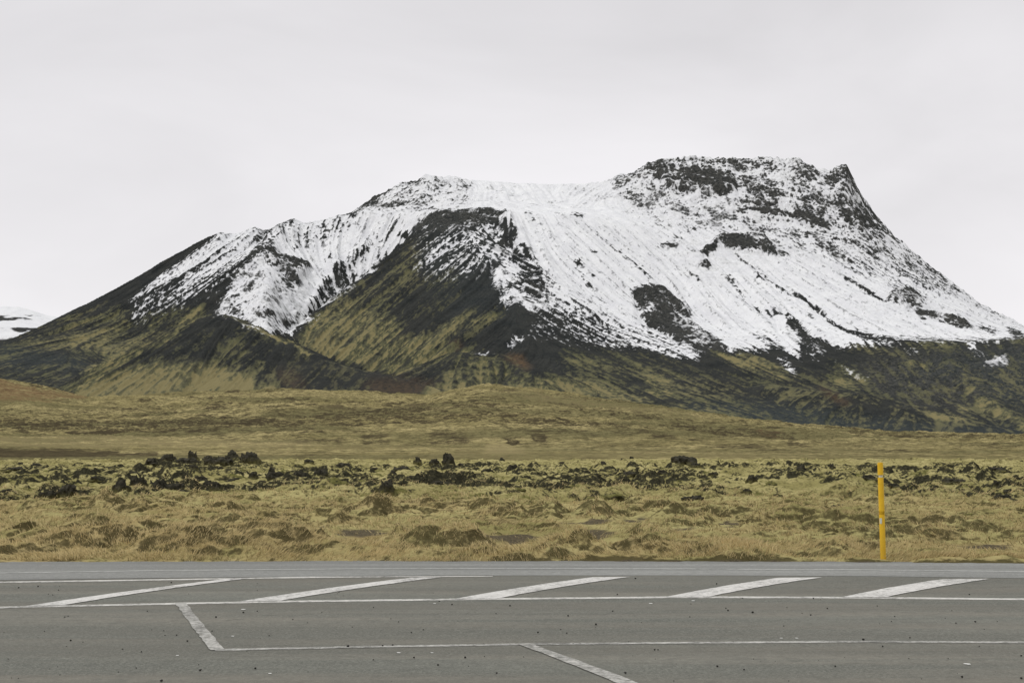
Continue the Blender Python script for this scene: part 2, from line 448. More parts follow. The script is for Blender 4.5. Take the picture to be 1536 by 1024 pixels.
# dome and plateau
DOME = zz(3, [(85, 310), (160, 240), (240, 180), (330, 120), (450, 75), (520, 60), (640, 70), (760, 100), (770, 250), (600, 285), (400, 290), (200, 305)])
paint(snow, DOME, 0.66, 3)
stroke(snow, zz(3, [(95, 305), (160, 255), (240, 195), (330, 135), (450, 95)]), 0.30, 7)
paint(snow, zz(3, [(770, 90), (1536, 100), (1536, 290), (1100, 280), (780, 262)]), 0.92, 4)
paint(snow, zz(3, [(330, 205), (520, 190), (520, 280), (380, 285)]), 0.55, 3)
paint(snow, zz(3, [(390, 312), (600, 298), (720, 278), (850, 276), (960, 287), (955, 305), (800, 310), (720, 322), (660, 335), (640, 320), (500, 312), (390, 322)]), 0.10, 1)
paint(snow, zz(3, [(480, 345), (580, 320), (650, 335), (655, 380), (600, 400), (500, 395)]), 0.10, 2)
for q in ([(1290, 296), (1380, 302), (1385, 316), (1300, 312)], [(1040, 288), (1100, 288), (1100, 300), (1050, 300)], [(1070, 320), (1120, 322), (1118, 335), (1080, 333)], [(1490, 312), (1525, 312), (1520, 328)],
          [(1400, 500), (1440, 500), (1440, 515), (1405, 512)], [(1315, 555), (1350, 545), (1375, 590), (1350, 600)], [(960, 505), (1000, 490), (1050, 480), (1060, 510), (1020, 545), (970, 540)],
          [(1405, 640), (1440, 635), (1430, 660)], [(1265, 655), (1285, 655), (1280, 665)], [(1305, 675), (1320, 675), (1315, 687)], [(1265, 545), (1280, 545), (1275, 557)]):
    paint(snow, zz(3, q), 0.06, 1)
# spur face: streaks and speckle
paint(snow, zz(3, [(480, 420), (600, 385), (780, 350), (870, 345), (930, 400), (945, 470), (915, 560), (800, 620), (690, 650), (460, 610), (470, 540)]), 0.30, 9)
for q in ([(850, 365), (700, 440), (560, 515), (470, 590)], [(745, 430), (690, 480), (640, 525)], [(925, 400), (830, 490), (760, 560), (700, 640)], [(900, 490), (830, 585)], [(880, 375), (760, 470)], [(640, 440), (520, 530)]):
    stroke(snow, zz(3, q), 0.78, 3.6, 1.2)
paint(snow, zz(3, [(950, 420), (1050, 490), (1130, 560), (1210, 650), (1260, 770), (1100, 800), (920, 790), (890, 640), (925, 560)]), 0.50, 4)
paint(iso, zz(3, [(770, 60), (1740, 60), (1600, 420), (1300, 300), (1000, 300), (770, 290)]), 0.85, 6)
paint(iso, zz(3, [(900, 400), (1070, 460), (1150, 560), (1230, 650), (1290, 790), (1100, 830), (900, 800), (880, 640)]), 1, 5)
paint(snow, zz(3, [(1040, 790), (1260, 760), (1450, 870), (1536, 920), (1536, 1000), (1380, 940), (1230, 850), (1060, 830)]), 0.60, 5)
paint(snow, zz(7, [(120, 170), (330, 200), (560, 290), (720, 380), (700, 400), (560, 385), (450, 385), (350, 335), (240, 265)]), 0.56, 5)
paint(snow, zz(7, [(560, 290), (680, 260), (830, 340), (930, 400), (960, 468), (800, 430), (720, 395)]), 0.72, 3)
paint(snow, zz(3, [(950, 980), (1010, 965), (1080, 975), (1070, 990), (1000, 985), (955, 1020)]), 0.62, 2)
paint(snow, zz(3, [(1090, 900), (1200, 890), (1210, 960), (1100, 960)]), 0.24, 4)
paint(snow, zz(7, [(0, 280), (130, 220), (300, 300), (430, 370), (330, 400), (150, 330), (30, 340)]), 0.22, 6)
paint(snow, zz(6, [(940, 268), (1040, 268), (1050, 276), (945, 278)]), 0.5, 1)
# right mass
UP = zz(4, [(190, 195), (280, 120), (400, 60), (700, 20), (1200, 40), (1390, 110), (1500, 70), (1560, 100), (1740, 400), (2100, 700), (2480, 960), (2400, 1010), (1950, 700), (1700, 640), (1500, 600), (1300, 590), (1100, 560), (900, 480), (500, 450), (300, 370)])
paint(snow, UP, 0.71, 5)
paint(snow, zz(5, [(480, 430), (720, 380), (990, 600), (1230, 810), (1020, 810), (800, 730), (600, 710), (380, 560)]), 0.66, 6)
paint(snow, zz(4, [(420, 240), (700, 260), (1000, 290), (880, 350), (860, 450), (600, 430), (330, 340)]), 0.80, 5)
paint(snow, zz(4, [(385, 110), (430, 75), (540, 65), (640, 50), (700, 40), (830, 60), (960, 55), (1100, 62), (1165, 75), (1110, 125), (1000, 122), (940, 105), (870, 125), (890, 190), (910, 250), (850, 235), (800, 245), (740, 215), (620, 225), (620, 255), (550, 250), (500, 225), (470, 190), (390, 165)]), 0.44, 3)
paint(snow, zz(4, [(460, 120), (560, 125), (800, 150), (880, 190), (890, 230), (800, 235), (740, 205), (620, 210), (600, 245), (540, 240), (490, 200)]), 0.22, 3)
paint(snow, zz(4, [(520, 90), (660, 95), (700, 125), (560, 115)]), 0.75, 2)
paint(snow, zz(4, [(1060, 250), (1110, 220), (1150, 290), (1130, 320), (1080, 290)]), 0.25, 2)
paint(snow, zz(5, [(455, 155), (500, 120), (550, 90), (585, 140), (600, 200), (650, 270), (710, 370), (690, 430), (560, 480), (490, 470), (505, 400), (510, 300), (465, 210)]), 0.58, 3)
for q, v in (([(890, 345), (1000, 335), (1100, 345), (1215, 368), (1190, 378), (1040, 358), (920, 372)], .08), ([(1205, 342), (1290, 368), (1345, 400), (1400, 438), (1415, 470), (1350, 468), (1290, 442), (1260, 392)], .08),
             ([(765, 458), (830, 468), (875, 480), (890, 500), (830, 500)], .12), ([(950, 478), (1050, 478), (1045, 502), (960, 505)], .10),
             ([(800, 520), (860, 503), (980, 518), (1060, 518), (1125, 570), (1112, 607), (1040, 592), (960, 582), (860, 572), (800, 555), (760, 588), (690, 603), (610, 582), (620, 572), (680, 588), (720, 568), (785, 540)], .06),
             ([(985, 530), (1040, 525), (1050, 545), (1000, 558)], .9), ([(465, 532), (500, 528), (575, 540), (572, 557), (480, 546)], .06), ([(600, 452), (670, 450), (670, 466), (610, 464)], .1), ([(550, 495), (600, 498), (590, 512), (560, 510)], .1), ([(640, 500), (670, 503), (660, 514)], .1),
             ([(688, 648), (730, 622), (765, 668), (745, 678)], .1), ([(615, 690), (645, 690), (650, 712), (625, 708)], .08), ([(660, 705), (690, 715), (712, 768), (690, 750)], .08),
             ([(800, 690), (880, 730), (880, 760), (830, 740)], .35), ([(1260, 480), (1310, 480), (1300, 500), (1265, 498)], .1), ([(1400, 510), (1460, 500), (1450, 535), (1395, 530)], .3), ([(1100, 560), (1190, 580), (1180, 606), (1130, 610)], .3),
             ([(1280, 910), (1300, 930), (1308, 950), (1290, 940)], .05), ([(1145, 915), (1220, 950), (1300, 1010), (1330, 1060), (1240, 1040), (1180, 970)], .05)):
    paint(snow, zz(4, q), v, 1)
for q, w0, w1, v in (([(870, 572), (940, 630), (1040, 705), (1150, 780), (1290, 850), (1370, 935)], 1.5, 3.4, .18), ([(800, 690), (900, 780), (960, 860), (1040, 910), (1150, 930)], 1.5, 2.5, .25),
                  ([(5, 640), (60, 740), (130, 820), (200, 870), (330, 930)], 1.5, 2.2, .2), ([(70, 420), (170, 510), (260, 580), (380, 680), (430, 740)], 1.5, 4, .45), ([(1010, 715), (1050, 745)], 2.5, 2, .08), ([(1120, 775), (1180, 800)], 2.5, 2.5, .08)):
    stroke(snow, zz(4, q), v, w0, w1)
for q, w0, w1, v in (([(305, 120), (400, 190), (420, 232), (550, 290), (700, 332), (790, 350)], 2, 6, .06), ([(520, 0), (590, 30), (640, 70), (760, 130)], 3, 4, .35), ([(740, 330), (860, 380), (935, 412)], 4, 3, .1)):
    stroke(snow, zz(8, q), v, w0, w1)
for q, v in (([(740, 2), (800, 28), (900, 58), (965, 110), (985, 148), (900, 152), (780, 132), (768, 92), (840, 80)], .10), ([(920, 172), (1020, 178), (1035, 218), (960, 212)], .10), ([(1040, 212), (1120, 208), (1200, 238), (1255, 288), (1180, 274), (1080, 244)], .10),
             ([(1280, 252), (1385, 300), (1375, 314), (1290, 284)], .10), ([(1445, 272), (1490, 276), (1530, 308), (1560, 330), (1470, 322)], .08), ([(1325, 155), (1350, 155), (1360, 175), (1335, 170)], .1),
             ([(170, 192), (240, 225), (300, 288), (360, 328), (520, 388), (430, 402), (330, 392), (270, 342), (200, 250)], .04),
             ([(0, 300), (100, 330), (200, 380), (180, 400), (60, 350), (0, 340)], .6), ([(290, 360), (380, 380), (400, 440), (330, 430)], .4),
             ([(1218, 355), (1268, 370), (1270, 392), (1235, 395), (1222, 375)], .92), ([(1310, 472), (1375, 452), (1385, 482), (1330, 490)], .62), ([(1230, 400), (1300, 410), (1310, 440), (1250, 440)], .3), ([(1380, 450), (1450, 430), (1440, 470), (1400, 480)], .35),
             ([(600, 540), (660, 545), (650, 562)], .5), ([(430, 430), (560, 520), (600, 545), (560, 540)], .35), ([(140, 445), (180, 455), (255, 532), (240, 534)], .8), ([(870, 385), (940, 405), (930, 420), (880, 400)], .45)):
    paint(snow, zz(8, q), v, 1.5)
paint(snow, zz(7, [(575, 60), (650, 45), (700, 35), (780, 58), (850, 108), (935, 190), (935, 208), (880, 195), (960, 262), (1040, 312), (1100, 352), (1150, 402), (1100, 402), (1050, 424), (1020, 424), (960, 442), (930, 402), (860, 352), (780, 302), (680, 252), (640, 202), (612, 112)]), 0.07, 1.5)
paint(snow, zz(7, [(640, 150), (700, 140), (720, 180), (660, 200)]), 0.55, 1.5)
paint(snow, zz(7, [(780, 160), (860, 170), (960, 250), (1000, 300), (1060, 400), (960, 400), (880, 320)]), 0.32, 3)
snow = blur(snow, 2, 1)

# --- rocky ground (isotropic break-up, strong relief)
for A in (rock, iso):
    paint(A, DOME, 0.75, 5); paint(A, UP, 1.0, 8)
    paint(A, zz(2, [(460, 840), (560, 680), (690, 530), (780, 500), (980, 580), (960, 720), (900, 900), (780, 940), (600, 880)]), 0.8, 6)
    paint(A, zz(7, [(575, 60), (780, 50), (940, 200), (1150, 400), (1020, 430), (860, 360), (640, 210)]), 0.7, 4)
    paint(A, zz(4, [(450, 520), (800, 480), (1120, 540), (1120, 620), (700, 800), (600, 700)]), 0.7, 6)
    paint(A, zz(3, [(380, 310), (960, 275), (960, 310), (650, 400), (480, 400)]), 0.8, 3)
    paint(A, zz(8, [(730, 0), (1000, 140), (1400, 320), (1100, 260), (770, 150)]), 1.0, 4)
    paint(A, zz(8, [(560, 480), (900, 420), (1300, 400), (1600, 350), (1600, 700), (1330, 680), (1150, 720), (900, 700), (700, 620)]), 0.8, 10)

# --- lifted outcrops (m)
lift_list = [(zz(2, [(690, 530), (770, 505), (960, 585), (975, 615), (890, 690), (800, 600)]), 9), (zz(7, [(640, 60), (780, 58), (935, 205), (880, 195), (700, 110)]), 8),
             (zz(4, [(800, 515), (860, 503), (1060, 518), (1120, 600), (960, 580), (800, 550), (690, 600), (720, 568)]), 12), (zz(4, [(1205, 342), (1400, 438), (1415, 468), (1290, 442)]), 9),
             (zz(4, [(460, 120), (560, 115), (880, 150), (900, 250), (620, 250), (490, 220)]), 9), (zz(4, [(890, 340), (1100, 340), (1210, 370), (1040, 358)]), 6),
             (zz(8, [(768, 90), (900, 60), (985, 148), (780, 132)]), 8), (zz(8, [(1040, 212), (1200, 238), (1250, 285)]), 6), (zz(3, [(480, 312), (720, 280), (960, 287), (800, 312), (650, 335)]), 5)]
for p_, h_ in lift_list:
    m, sj, si = poly_mask(p_, 2); lift[sj, si] += m * h_
for p_, h_, w_ in ((zz(2, [(870, 370), (760, 470), (600, 590), (430, 700), (280, 790), (100, 880)]), 11, 22), (zz(2, [(660, 415), (520, 520), (330, 650), (120, 760), (-60, 850)]), 8, 16),
                   (zz(2, [(470, 425), (300, 560), (100, 710)]), 5, 14), (zz(2, [(1280, 470), (1170, 570), (1050, 680), (980, 800)]), 7, 12),
                   (zz(8, [(310, 120), (400, 190), (430, 235), (560, 295), (720, 340)]), -5, 6), (zz(4, [(870, 572), (1040, 705), (1290, 850), (1370, 935)]), -3.5, 6),
                   (zz(8, [(170, 195), (300, 290), (520, 385)]), -4, 8), (zz(3, [(970, 330), (1060, 500), (1200, 700), (1420, 860)]), 6, 20), (zz(7, [(610, 90), (620, 190), (680, 260), (860, 360)]), -5, 8)):
    m, sj, si = stroke_mask(p_, w_); lift[sj, si] += (m * m * (3 - 2 * m)) * h_
lift = blur(lift, 1, 1)

# --- moss
paint(moss, zz(1, [(-300, 400), (60, 278), (300, 175), (480, 120), (640, 170), (860, 170), (600, 300), (420, 345), (150, 318), (-300, 420)]), 0.46, 8)
paint(moss, zz(1, [(240, 290), (420, 230), (560, 190), (560, 230), (430, 300), (330, 315)]), 0.62, 6)
paint(moss, zz(1, [(-300, 330), (0, 340), (400, 400), (420, 480), (-300, 480)]), 0.30, 6)
paint(moss, zz(1, [(280, 490), (480, 400), (800, 345), (1000, 335), (1120, 430), (1300, 500), (1100, 560), (200, 560)]), 0.74, 7)
paint(moss, zz(1, [(240, 520), (560, 440), (900, 410), (1080, 440), (1260, 490), (1280, 580), (200, 580)]), 0.92, 8)
paint(moss, zz(1, [(700, 280), (1000, 200), (1250, 270), (1340, 340), (1560, 440), (1700, 540), (1300, 500), (1100, 430), (900, 330)]), 0.36, 7)
paint(moss, zz(1, [(1220, 390), (1300, 380), (1380, 400), (1420, 500), (1280, 490)]), 0.08, 4)
paint(moss, zz(6, [(100, 205), (350, 25), (420, -10), (560, -60), (640, 30), (660, 110), (570, 200), (520, 245), (380, 325), (150, 240)]), 0.66, 7)
paint(moss, zz(6, [(500, 330), (700, 200), (870, 110), (1090, 60), (1060, 120), (830, 215), (900, 245), (700, 275), (600, 340)]), 0.58, 6)
paint(moss, zz(3, [(0, 770), (180, 640), (400, 480), (560, 420), (500, 560), (420, 700), (300, 800), (100, 960)]), 0.34, 8)
paint(moss, zz(3, [(300, 800), (420, 700), (700, 480), (700, 700), (560, 830), (400, 900)]), 0.22, 8)
paint(moss, zz(6, [(700, 360), (900, 285), (1080, 290), (1200, 360), (1400, 380), (1500, 460), (1350, 450), (1200, 400), (800, 400)]), 0.46, 6)
paint(moss, zz(7, [(0, 560), (150, 560), (420, 640), (600, 700), (800, 720), (1100, 780), (900, 810), (600, 770), (300, 700), (0, 640)]), 0.50, 8)
paint(moss, [(800, 560), (1000, 560), (1200, 560), (1560, 530), (1740, 530), (1740, 660), (1100, 640), (880, 610)], 0.26, 10)
paint(moss, zz(7, [(200, 400), (500, 430), (800, 500), (1240, 690), (1000, 745), (660, 690), (640, 600), (400, 590), (150, 480)]), 0.40, 8)
paint(moss, zz(7, [(650, 570), (800, 580), (830, 690), (700, 690), (650, 640)]), 0.62, 5)
paint(moss, zz(7, [(1040, 400), (1250, 440), (1500, 520), (1400, 575), (1200, 520), (1060, 450)]), 0.66, 5)
paint(moss, zz(8, [(0, 440), (100, 460), (210, 535), (150, 565), (0, 555)]), 0.62, 5)
paint(moss, zz(8, [(420, 470), (540, 500), (635, 570), (600, 615), (460, 605)]), 0.62, 5)
paint(moss, zz(8, [(520, 340), (700, 365), (860, 410), (860, 440), (700, 430), (560, 395)]), 0.50, 5)
paint(moss, zz(8, [(780, 340), (1230, 340), (1300, 370), (1100, 400), (900, 400)]), 0.45, 5)
paint(moss, zz(8, [(1150, 530), (1270, 620), (1410, 720), (1560, 800), (1540, 850), (1330, 765), (1220, 650)]), 0.64, 5)
paint(moss, zz(8, [(860, 465), (1000, 462), (1030, 490), (870, 484)]), 0.66, 3)
paint(moss, zz(8, [(860, 712), (1000, 745), (1190, 780), (1250, 800), (1090, 795), (900, 745)]), 0.85, 3)
paint(moss, zz(8, [(430, 600), (640, 650), (880, 720), (1080, 800), (900, 800), (640, 720)]), 0.42, 5)
paint(moss, zz(8, [(1140, 680), (1240, 735), (1260, 755), (1170, 750)]), 0.6, 3)
paint(moss, zz(8, [(0, 570), (200, 600), (500, 700), (400, 740), (100, 680), (0, 680)]), 0.34, 6)
paint(moss, zz(8, [(1250, 350), (1600, 330), (1600, 375), (1300, 370)]), 0.5, 5)
paint(moss, [(440, 500), (520, 450), (570, 470), (640, 520), (640, 560), (560, 552), (480, 520)], 0.68, 6)
paint(moss, [(560, 556), (640, 530), (740, 520), (690, 540), (600, 566)], 0.64, 5)
paint(moss, [(640, 580), (700, 566), (760, 560), (880, 572), (1000, 600), (1110, 622), (1110, 645), (900, 615), (640, 606)], 0.66, 7)
paint(moss, [(330, 478), (420, 515), (500, 551), (560, 570), (500, 585), (440, 585), (400, 540), (345, 500)], 0.16, 5)
paint(moss, [(270, 500), (322, 474), (345, 486), (330, 520), (250, 530)], 0.14, 6)
stroke(moss, [(335, 474), (380, 490), (430, 514), (470, 533)], 0.75, 2.5, 2.5)
paint(moss, [(345, 482), (420, 518), (500, 553), (570, 573), (500, 586), (430, 586), (405, 545), (360, 510)], 0.07, 3)
paint(moss, [(285, 500), (322, 475), (350, 490), (345, 520), (270, 528)], 0.07, 4)
paint(moss, [(120, 560), (200, 512), (300, 462), (318, 464), (300, 478), (210, 530), (135, 572)], 0.74, 4)
paint(moss, [(440, 505), (470, 500), (540, 535), (620, 560), (560, 556), (480, 530)], 0.85, 3)
paint(moss, [(130, 540), (200, 490), (290, 470), (270, 492), (180, 535)], 0.50, 6)
# --- rust and slate tints
paint(rust, zz(6, [(1080, 280), (1150, 285), (1230, 340), (1180, 350)]), 0.8, 4)
paint(rust, zz(6, [(480, 400), (700, 400), (830, 440), (640, 470), (430, 450)]), 0.42, 8)
paint(rust, zz(8, [(360, 590), (480, 650), (560, 700), (500, 700), (400, 640)]), 0.6, 4)
paint(rust, zz(1, [(1240, 400), (1330, 410), (1400, 490), (1280, 490)]), 0.25, 5)
paint(rust, zz(6, [(840, 230), (900, 220), (900, 250), (840, 250)]), 0.5, 4)
paint(blue, zz(8, [(-400, 700), (-100, 690), (300, 720), (640, 780), (1100, 810), (1540, 840), (1540, 900), (-400, 860)]), 1.0, 8)
paint(blue, zz(8, [(700, 560), (1100, 430), (1600, 370), (1600, 760), (1400, 700), (1150, 560)]), 0.6, 12)
paint(blue, zz(1, [(-300, 290), (0, 290), (380, 350), (400, 410), (-300, 380)]), 0.7, 6)
paint(blue, zz(3, [(480, 340), (700, 380), (1000, 500), (900, 700), (1050, 900), (700, 900), (500, 700)]), 0.35, 15)

# ------------------------------------------------------------------ mountain relief from its ridge, rim and foot lines
LINES = [
    [(-200, 600, 985), (1740, 690, 985)],
    [(-200, 575, 1250), (0, 580, 1250), (150, 590, 1200), (440, 600, 1150), (640, 590, 1150), (760, 585, 1150), (900, 606, 1100), (1000, 618, 1060), (1100, 632, 1050), (1200, 645, 1040), (1300, 652, 1040), (1536, 660, 1040), (1740, 660, 1040)],
    [(-200, 530, 1500), (0, 524, 1500), (100, 530, 1450), (200, 548, 1430), (330, 560, 1430), (440, 556, 1450), (520, 558, 1430), (600, 560, 1370), (700, 556, 1290), (760, 556, 1230), (850, 566, 1180), (950, 582, 1170), (1050, 584, 1190), (1150, 586, 1220), (1280, 572, 1300), (1400, 562, 1320), (1536, 560, 1320), (1740, 560, 1320)],
    [(-200, 528, 1650), (0, 519, 1650), (100, 500, 1650), (200, 495, 1600), (330, 500, 1500), (400, 508, 1450), (430, 502, 1530), (475, 468, 1600), (520, 432, 1650), (560, 402, 1690), (600, 368, 1740), (625, 348, 1765), (645, 335, 1780), (700, 345, 1700), (760, 400, 1570), (830, 470, 1430), (900, 490, 1450), (1000, 490, 1530), (1150, 492, 1550), (1280, 505, 1480), (1400, 513, 1450), (1470, 513, 1450), (1536, 509, 1450), (1740, 500, 1450)],
    [(-200, 526, 1700), (0, 518, 1700), (100, 488, 1700), (200, 478, 1660), (330, 466, 1570), (400, 486, 1500), (430, 500, 1570), (475, 490, 1660), (520, 465, 1720), (560, 440, 1760), (600, 400, 1790), (625, 370, 1800), (645, 338, 1800), (700, 333, 1765), (760, 374, 1670), (830, 424, 1580), (900, 448, 1570), (1000, 455, 1620), (1150, 465, 1620), (1280, 494, 1560), (1400, 508, 1580), (1470, 509, 1580), (1536, 506, 1580), (1740, 498, 1580)],
    [(-200, 524, 1800), (0, 515, 1800), (20, 511, 1800), (60, 492, 1820), (120, 462, 1840), (180, 432, 1850), (240, 398, 1860), (300, 366, 1860), (330, 354, 1860), (380, 350, 1860), (430, 344, 1880), (438, 340, 1885), (446, 342, 1885), (480, 333, 1900), (527, 322, 1910), (600, 320, 1890), (645, 318, 1850), (700, 317, 1810), (760, 320, 1790), (850, 323, 1800), (900, 330, 1820), (1000, 352, 1850), (1100, 372, 1850), (1180, 382, 1850), (1280, 405, 1870), (1400, 445, 1850), (1470, 482, 1800), (1536, 502, 1780), (1740, 520, 1780)],
    [(-200, 535, 2000), (0, 522, 2000), (120, 470, 2000), (330, 360, 2010), (527, 324, 2030), (600, 312, 2030), (700, 300, 2030), (760, 300, 2030), (850, 310, 2000), (900, 310, 1980), (1000, 320, 1980), (1100, 335, 1980), (1200, 340, 2000), (1280, 345, 2020), (1340, 385, 2020), (1400, 425, 1980), (1470, 470, 1900), (1536, 496, 1850), (1740, 515, 1850)],
    [(-200, 540, 2060), (0, 527, 2060), (120, 480, 2060), (330, 370, 2060), (527, 325, 2060), (560, 312, 2080), (600, 296, 2090), (640, 288, 2100), (700, 285, 2120), (760, 285, 2120), (850, 292, 2100), (900, 292, 2060), (940, 285, 2050), (1000, 280, 2060), (1100, 282, 2060), (1200, 285, 2070), (1270, 290, 2080), (1310, 340, 2080), (1400, 420, 2050), (1470, 465, 1990), (1536, 494, 1920), (1740, 513, 1920)],
    [(-200, 560, 2200), (0, 540, 2200), (120, 490, 2200), (330, 380, 2200), (500, 335, 2200), (527, 321, 2180), (560, 298, 2160), (600, 276, 2160), (640, 263, 2170), (680, 265, 2180), (710, 269, 2190), (770, 274, 2200), (830, 276, 2190), (880, 276, 2160), (910, 272, 2140), (930, 262, 2130), (960, 252, 2130), (975, 243, 2130), (1000, 239, 2140), (1050, 236, 2150), (1090, 239, 2150), (1150, 237, 2150), (1200, 242, 2150), (1230, 253, 2150), (1243, 258, 2150), (1254, 250, 2150), (1269, 247, 2150), (1278, 266, 2150), (1290, 290, 2150), (1310, 320, 2150), (1340, 352, 2140), (1380, 388, 2120), (1420, 420, 2100), (1470, 457, 2060), (1500, 474, 2040), (1536, 492, 2000), (1740, 560, 1990)],
    [(-200, 600, 2700), (0, 600, 2700), (300, 520, 2700), (500, 420, 2700), (1300, 400, 2700), (1536, 560, 2700), (1740, 620, 2700)],
]
NC, NR = 1250, 1080
azs = np.linspace(-0.455, 0.455, NC)
ysr = np.concatenate([np.linspace(985, 2230, NR - 60), np.linspace(2240, 2700, 60)])
AZ, YY = np.meshgrid(azs, ysr); AZ = AZ.astype(np.float32); YY = YY.astype(np.float32)
XX = AZ * YY
LY, LZ = [], []
for ln in LINES:
    a = np.array(ln, float); A_, E_ = ae(a[:, 0], a[:, 1])
    yk = np.interp(azs, A_, a[:, 2]); zk = np.interp(azs, A_, HC + E_ * a[:, 2])
    LY.append(yk); LZ.append(zk)
for k in range(1, len(LY)): LY[k] = np.maximum(LY[k], LY[k - 1] + 6)
H = np.zeros_like(XX)
for k in range(len(LY) - 1):
    t = (YY - LY[k][None]) / (LY[k + 1] - LY[k])[None]
    sel = (t >= 0) & (t <= 1.0001)
    z = LZ[k][None] + (LZ[k + 1] - LZ[k])[None] * t
    H = np.where(sel, z, H)
H[0] = LZ[0]
Hs = blur(H, 4, 2)
keep = np.exp(-((YY - LY[8][None]) / 25.0) ** 2) + np.exp(-((YY - LY[5][None]) / 18.0) ** 2) * (AZ < ae(560, 320)[0]) + np.exp(-((YY - LY[3][None]) / 18.0) ** 2) * ((AZ > ae(430, 500)[0]) & (AZ < ae(640, 335)[0]))
H = H * np.clip(keep, 0, 1) + Hs * (1 - np.clip(keep, 0, 1))
H = H.astype(np.float32)


def ridge_max(H, pts, slope, rnd=6.0, seed=0.0):
    P = np.array([(a * Yk, Yk, HC + e * Yk) for (a, e), Yk in [(ae(x, y), Yk) for x, y, Yk in pts]], np.float32)
    zr = np.full(H.shape, -1e3, np.float32)
    for k in range(len(P) - 1):
        a, b = P[k], P[k + 1]; d = b[:2] - a[:2]; L = float(d @ d)
        t = np.clip(((XX - a[0]) * d[0] + (YY - a[1]) * d[1]) / L, 0, 1)
        ds = np.hypot(XX - a[0] - t * d[0], YY - a[1] - t * d[1])
        zr = np.maximum(zr, a[2] + (b[2] - a[2]) * t - slope * (np.sqrt(ds * ds + rnd * rnd) - rnd))
    zr += 1.8 * fbm(XX / 40 + seed, YY / 40, 3)
    return np.maximum(H, zr)


H = ridge_max(H, [(285, 490, 1215), (305, 476, 1205), (322, 470, 1200), (345, 475, 1180), (420, 508, 1120), (500, 544, 1065), (580, 564, 1030), (660, 583, 1005)], 0.56, 7)
H = ridge_max(H, [(600, 566, 1150), (650, 545, 1165), (693, 530, 1170), (745, 531, 1170), (800, 552, 1130), (900, 592, 1080)], 0.45, 12, 3.3)
H = ridge_max(H, [(1060, 560, 1330), (1150, 575, 1230), (1294, 592, 1130), (1360, 609, 1095), (1442, 626, 1060), (1490, 638, 1040)], 0.40, 10, 7.7)
H = ridge_max(H, [(1395, 520, 1430), (1440, 560, 1300), (1500, 610, 1150), (1560, 640, 1060)], 0.42, 10, 9.1)

PX, PY = project(XX, YY, H)
wx = 3 * fbm(XX / 6, YY / 9, 3, 0.6) + 6 * fbm(XX / 30, YY / 30, 4, 0.65); wy = 2.5 * fbm(XX / 6 + 9, YY / 9, 3, 0.6) + 5 * fbm(XX / 30 + 50, YY / 30 + 11, 4, 0.65)
PXW, PYW = PX + wx, PY + wy
R = sample(rock, PXW, PYW)
# fall-line streaks: noise smeared down the slope of the smooth relief
Hf = blur(H, 7, 2)
dY = np.gradient(ysr).astype(np.float32)[:, None]; dA = float(azs[1] - azs[0])
hA = np.gradient(Hf, axis=1) / dA; hYi = np.gradient(Hf, axis=0) / dY
gX = hA / YY; gY = hYi - hA * AZ / YY
gm = np.sqrt(gX * gX + gY * gY) + 1e-4
slope = gm
vX, vY = -gX / gm, -gY / gm
STEP = 2.2
vi = vY * STEP / dY; vj = (vX / YY - XX * vY / (YY * YY)) * STEP / dA


def lic(src, n):
    acc = src.copy(); w = 1.0
    for sgn in (1, -1):
        I, J = np.mgrid[0:NR, 0:NC].astype(np.float32)
        for k in range(n):
            ii = np.clip(I, 0, NR - 1).astype(np.int32); jj = np.clip(J, 0, NC - 1).astype(np.int32)
            I = I + sgn * vi[ii, jj]; J = J + sgn * vj[ii, jj]
            ii = np.clip(I, 0, NR - 1).astype(np.int32); jj = np.clip(J, 0, NC - 1).astype(np.int32)
            g = 1 - k / n
            acc += g * src[ii, jj]; w += g
    return acc / w


n_c = fbm(XX / 24 + 3, YY / 24 + 70, 3, 0.55)
n_a = fbm(XX / 3.6, YY / 4.2, 2, 0.7); n_b = fbm(XX / 9 + 31, YY / 9 + 7, 3, 0.7)
LA = lic(n_a.astype(np.float32), 18); LB = lic(n_b.astype(np.float32), 24)
LC = lic(n_c.astype(np.float32), 34); LC /= LC.std()
LA /= LA.std(); LB /= LB.std()
# relief detail
rid = fbm(XX / 46, YY / 34, 6, 0.55, 1); fine = fbm(XX / 9, YY / 9, 4, 0.55, 1)
mid_r = fbm(XX / 110 + 3, YY / 90, 3, 0.5, 1)
crag = fbm(XX / 17 + 8, YY / 45, 4, 0.6, 1)
lay = fbm(XX / 34 + 5, Hf / 9 + 0.9 * fbm(XX / 30, YY / 30, 3), 4, 0.65)
att = sstep(985, 1100, YY)
H = H + sample(lift, PXW, PYW) * 0.8
H = H + att * (R * (5.5 * (rid - rid.mean()) + 2.6 * (fine - fine.mean()) + 2.2 * lay) + 3.0 * mid_r * sstep(1200, 1500, YY) * (0.4 + 0.6 * R) + 5.0 * (crag - crag.mean()) * R * np.exp(-((YY - LY[8][None]) / 55.0) ** 2) + (1 - 0.6 * R) * (0.40 * LA + 0.75 * LB + 1.5 * LC * sstep(1150, 1350, YY)) * np.clip(slope * 2.2, 0, 1) + 0.8 * fbm(XX / 14, YY / 14, 3))
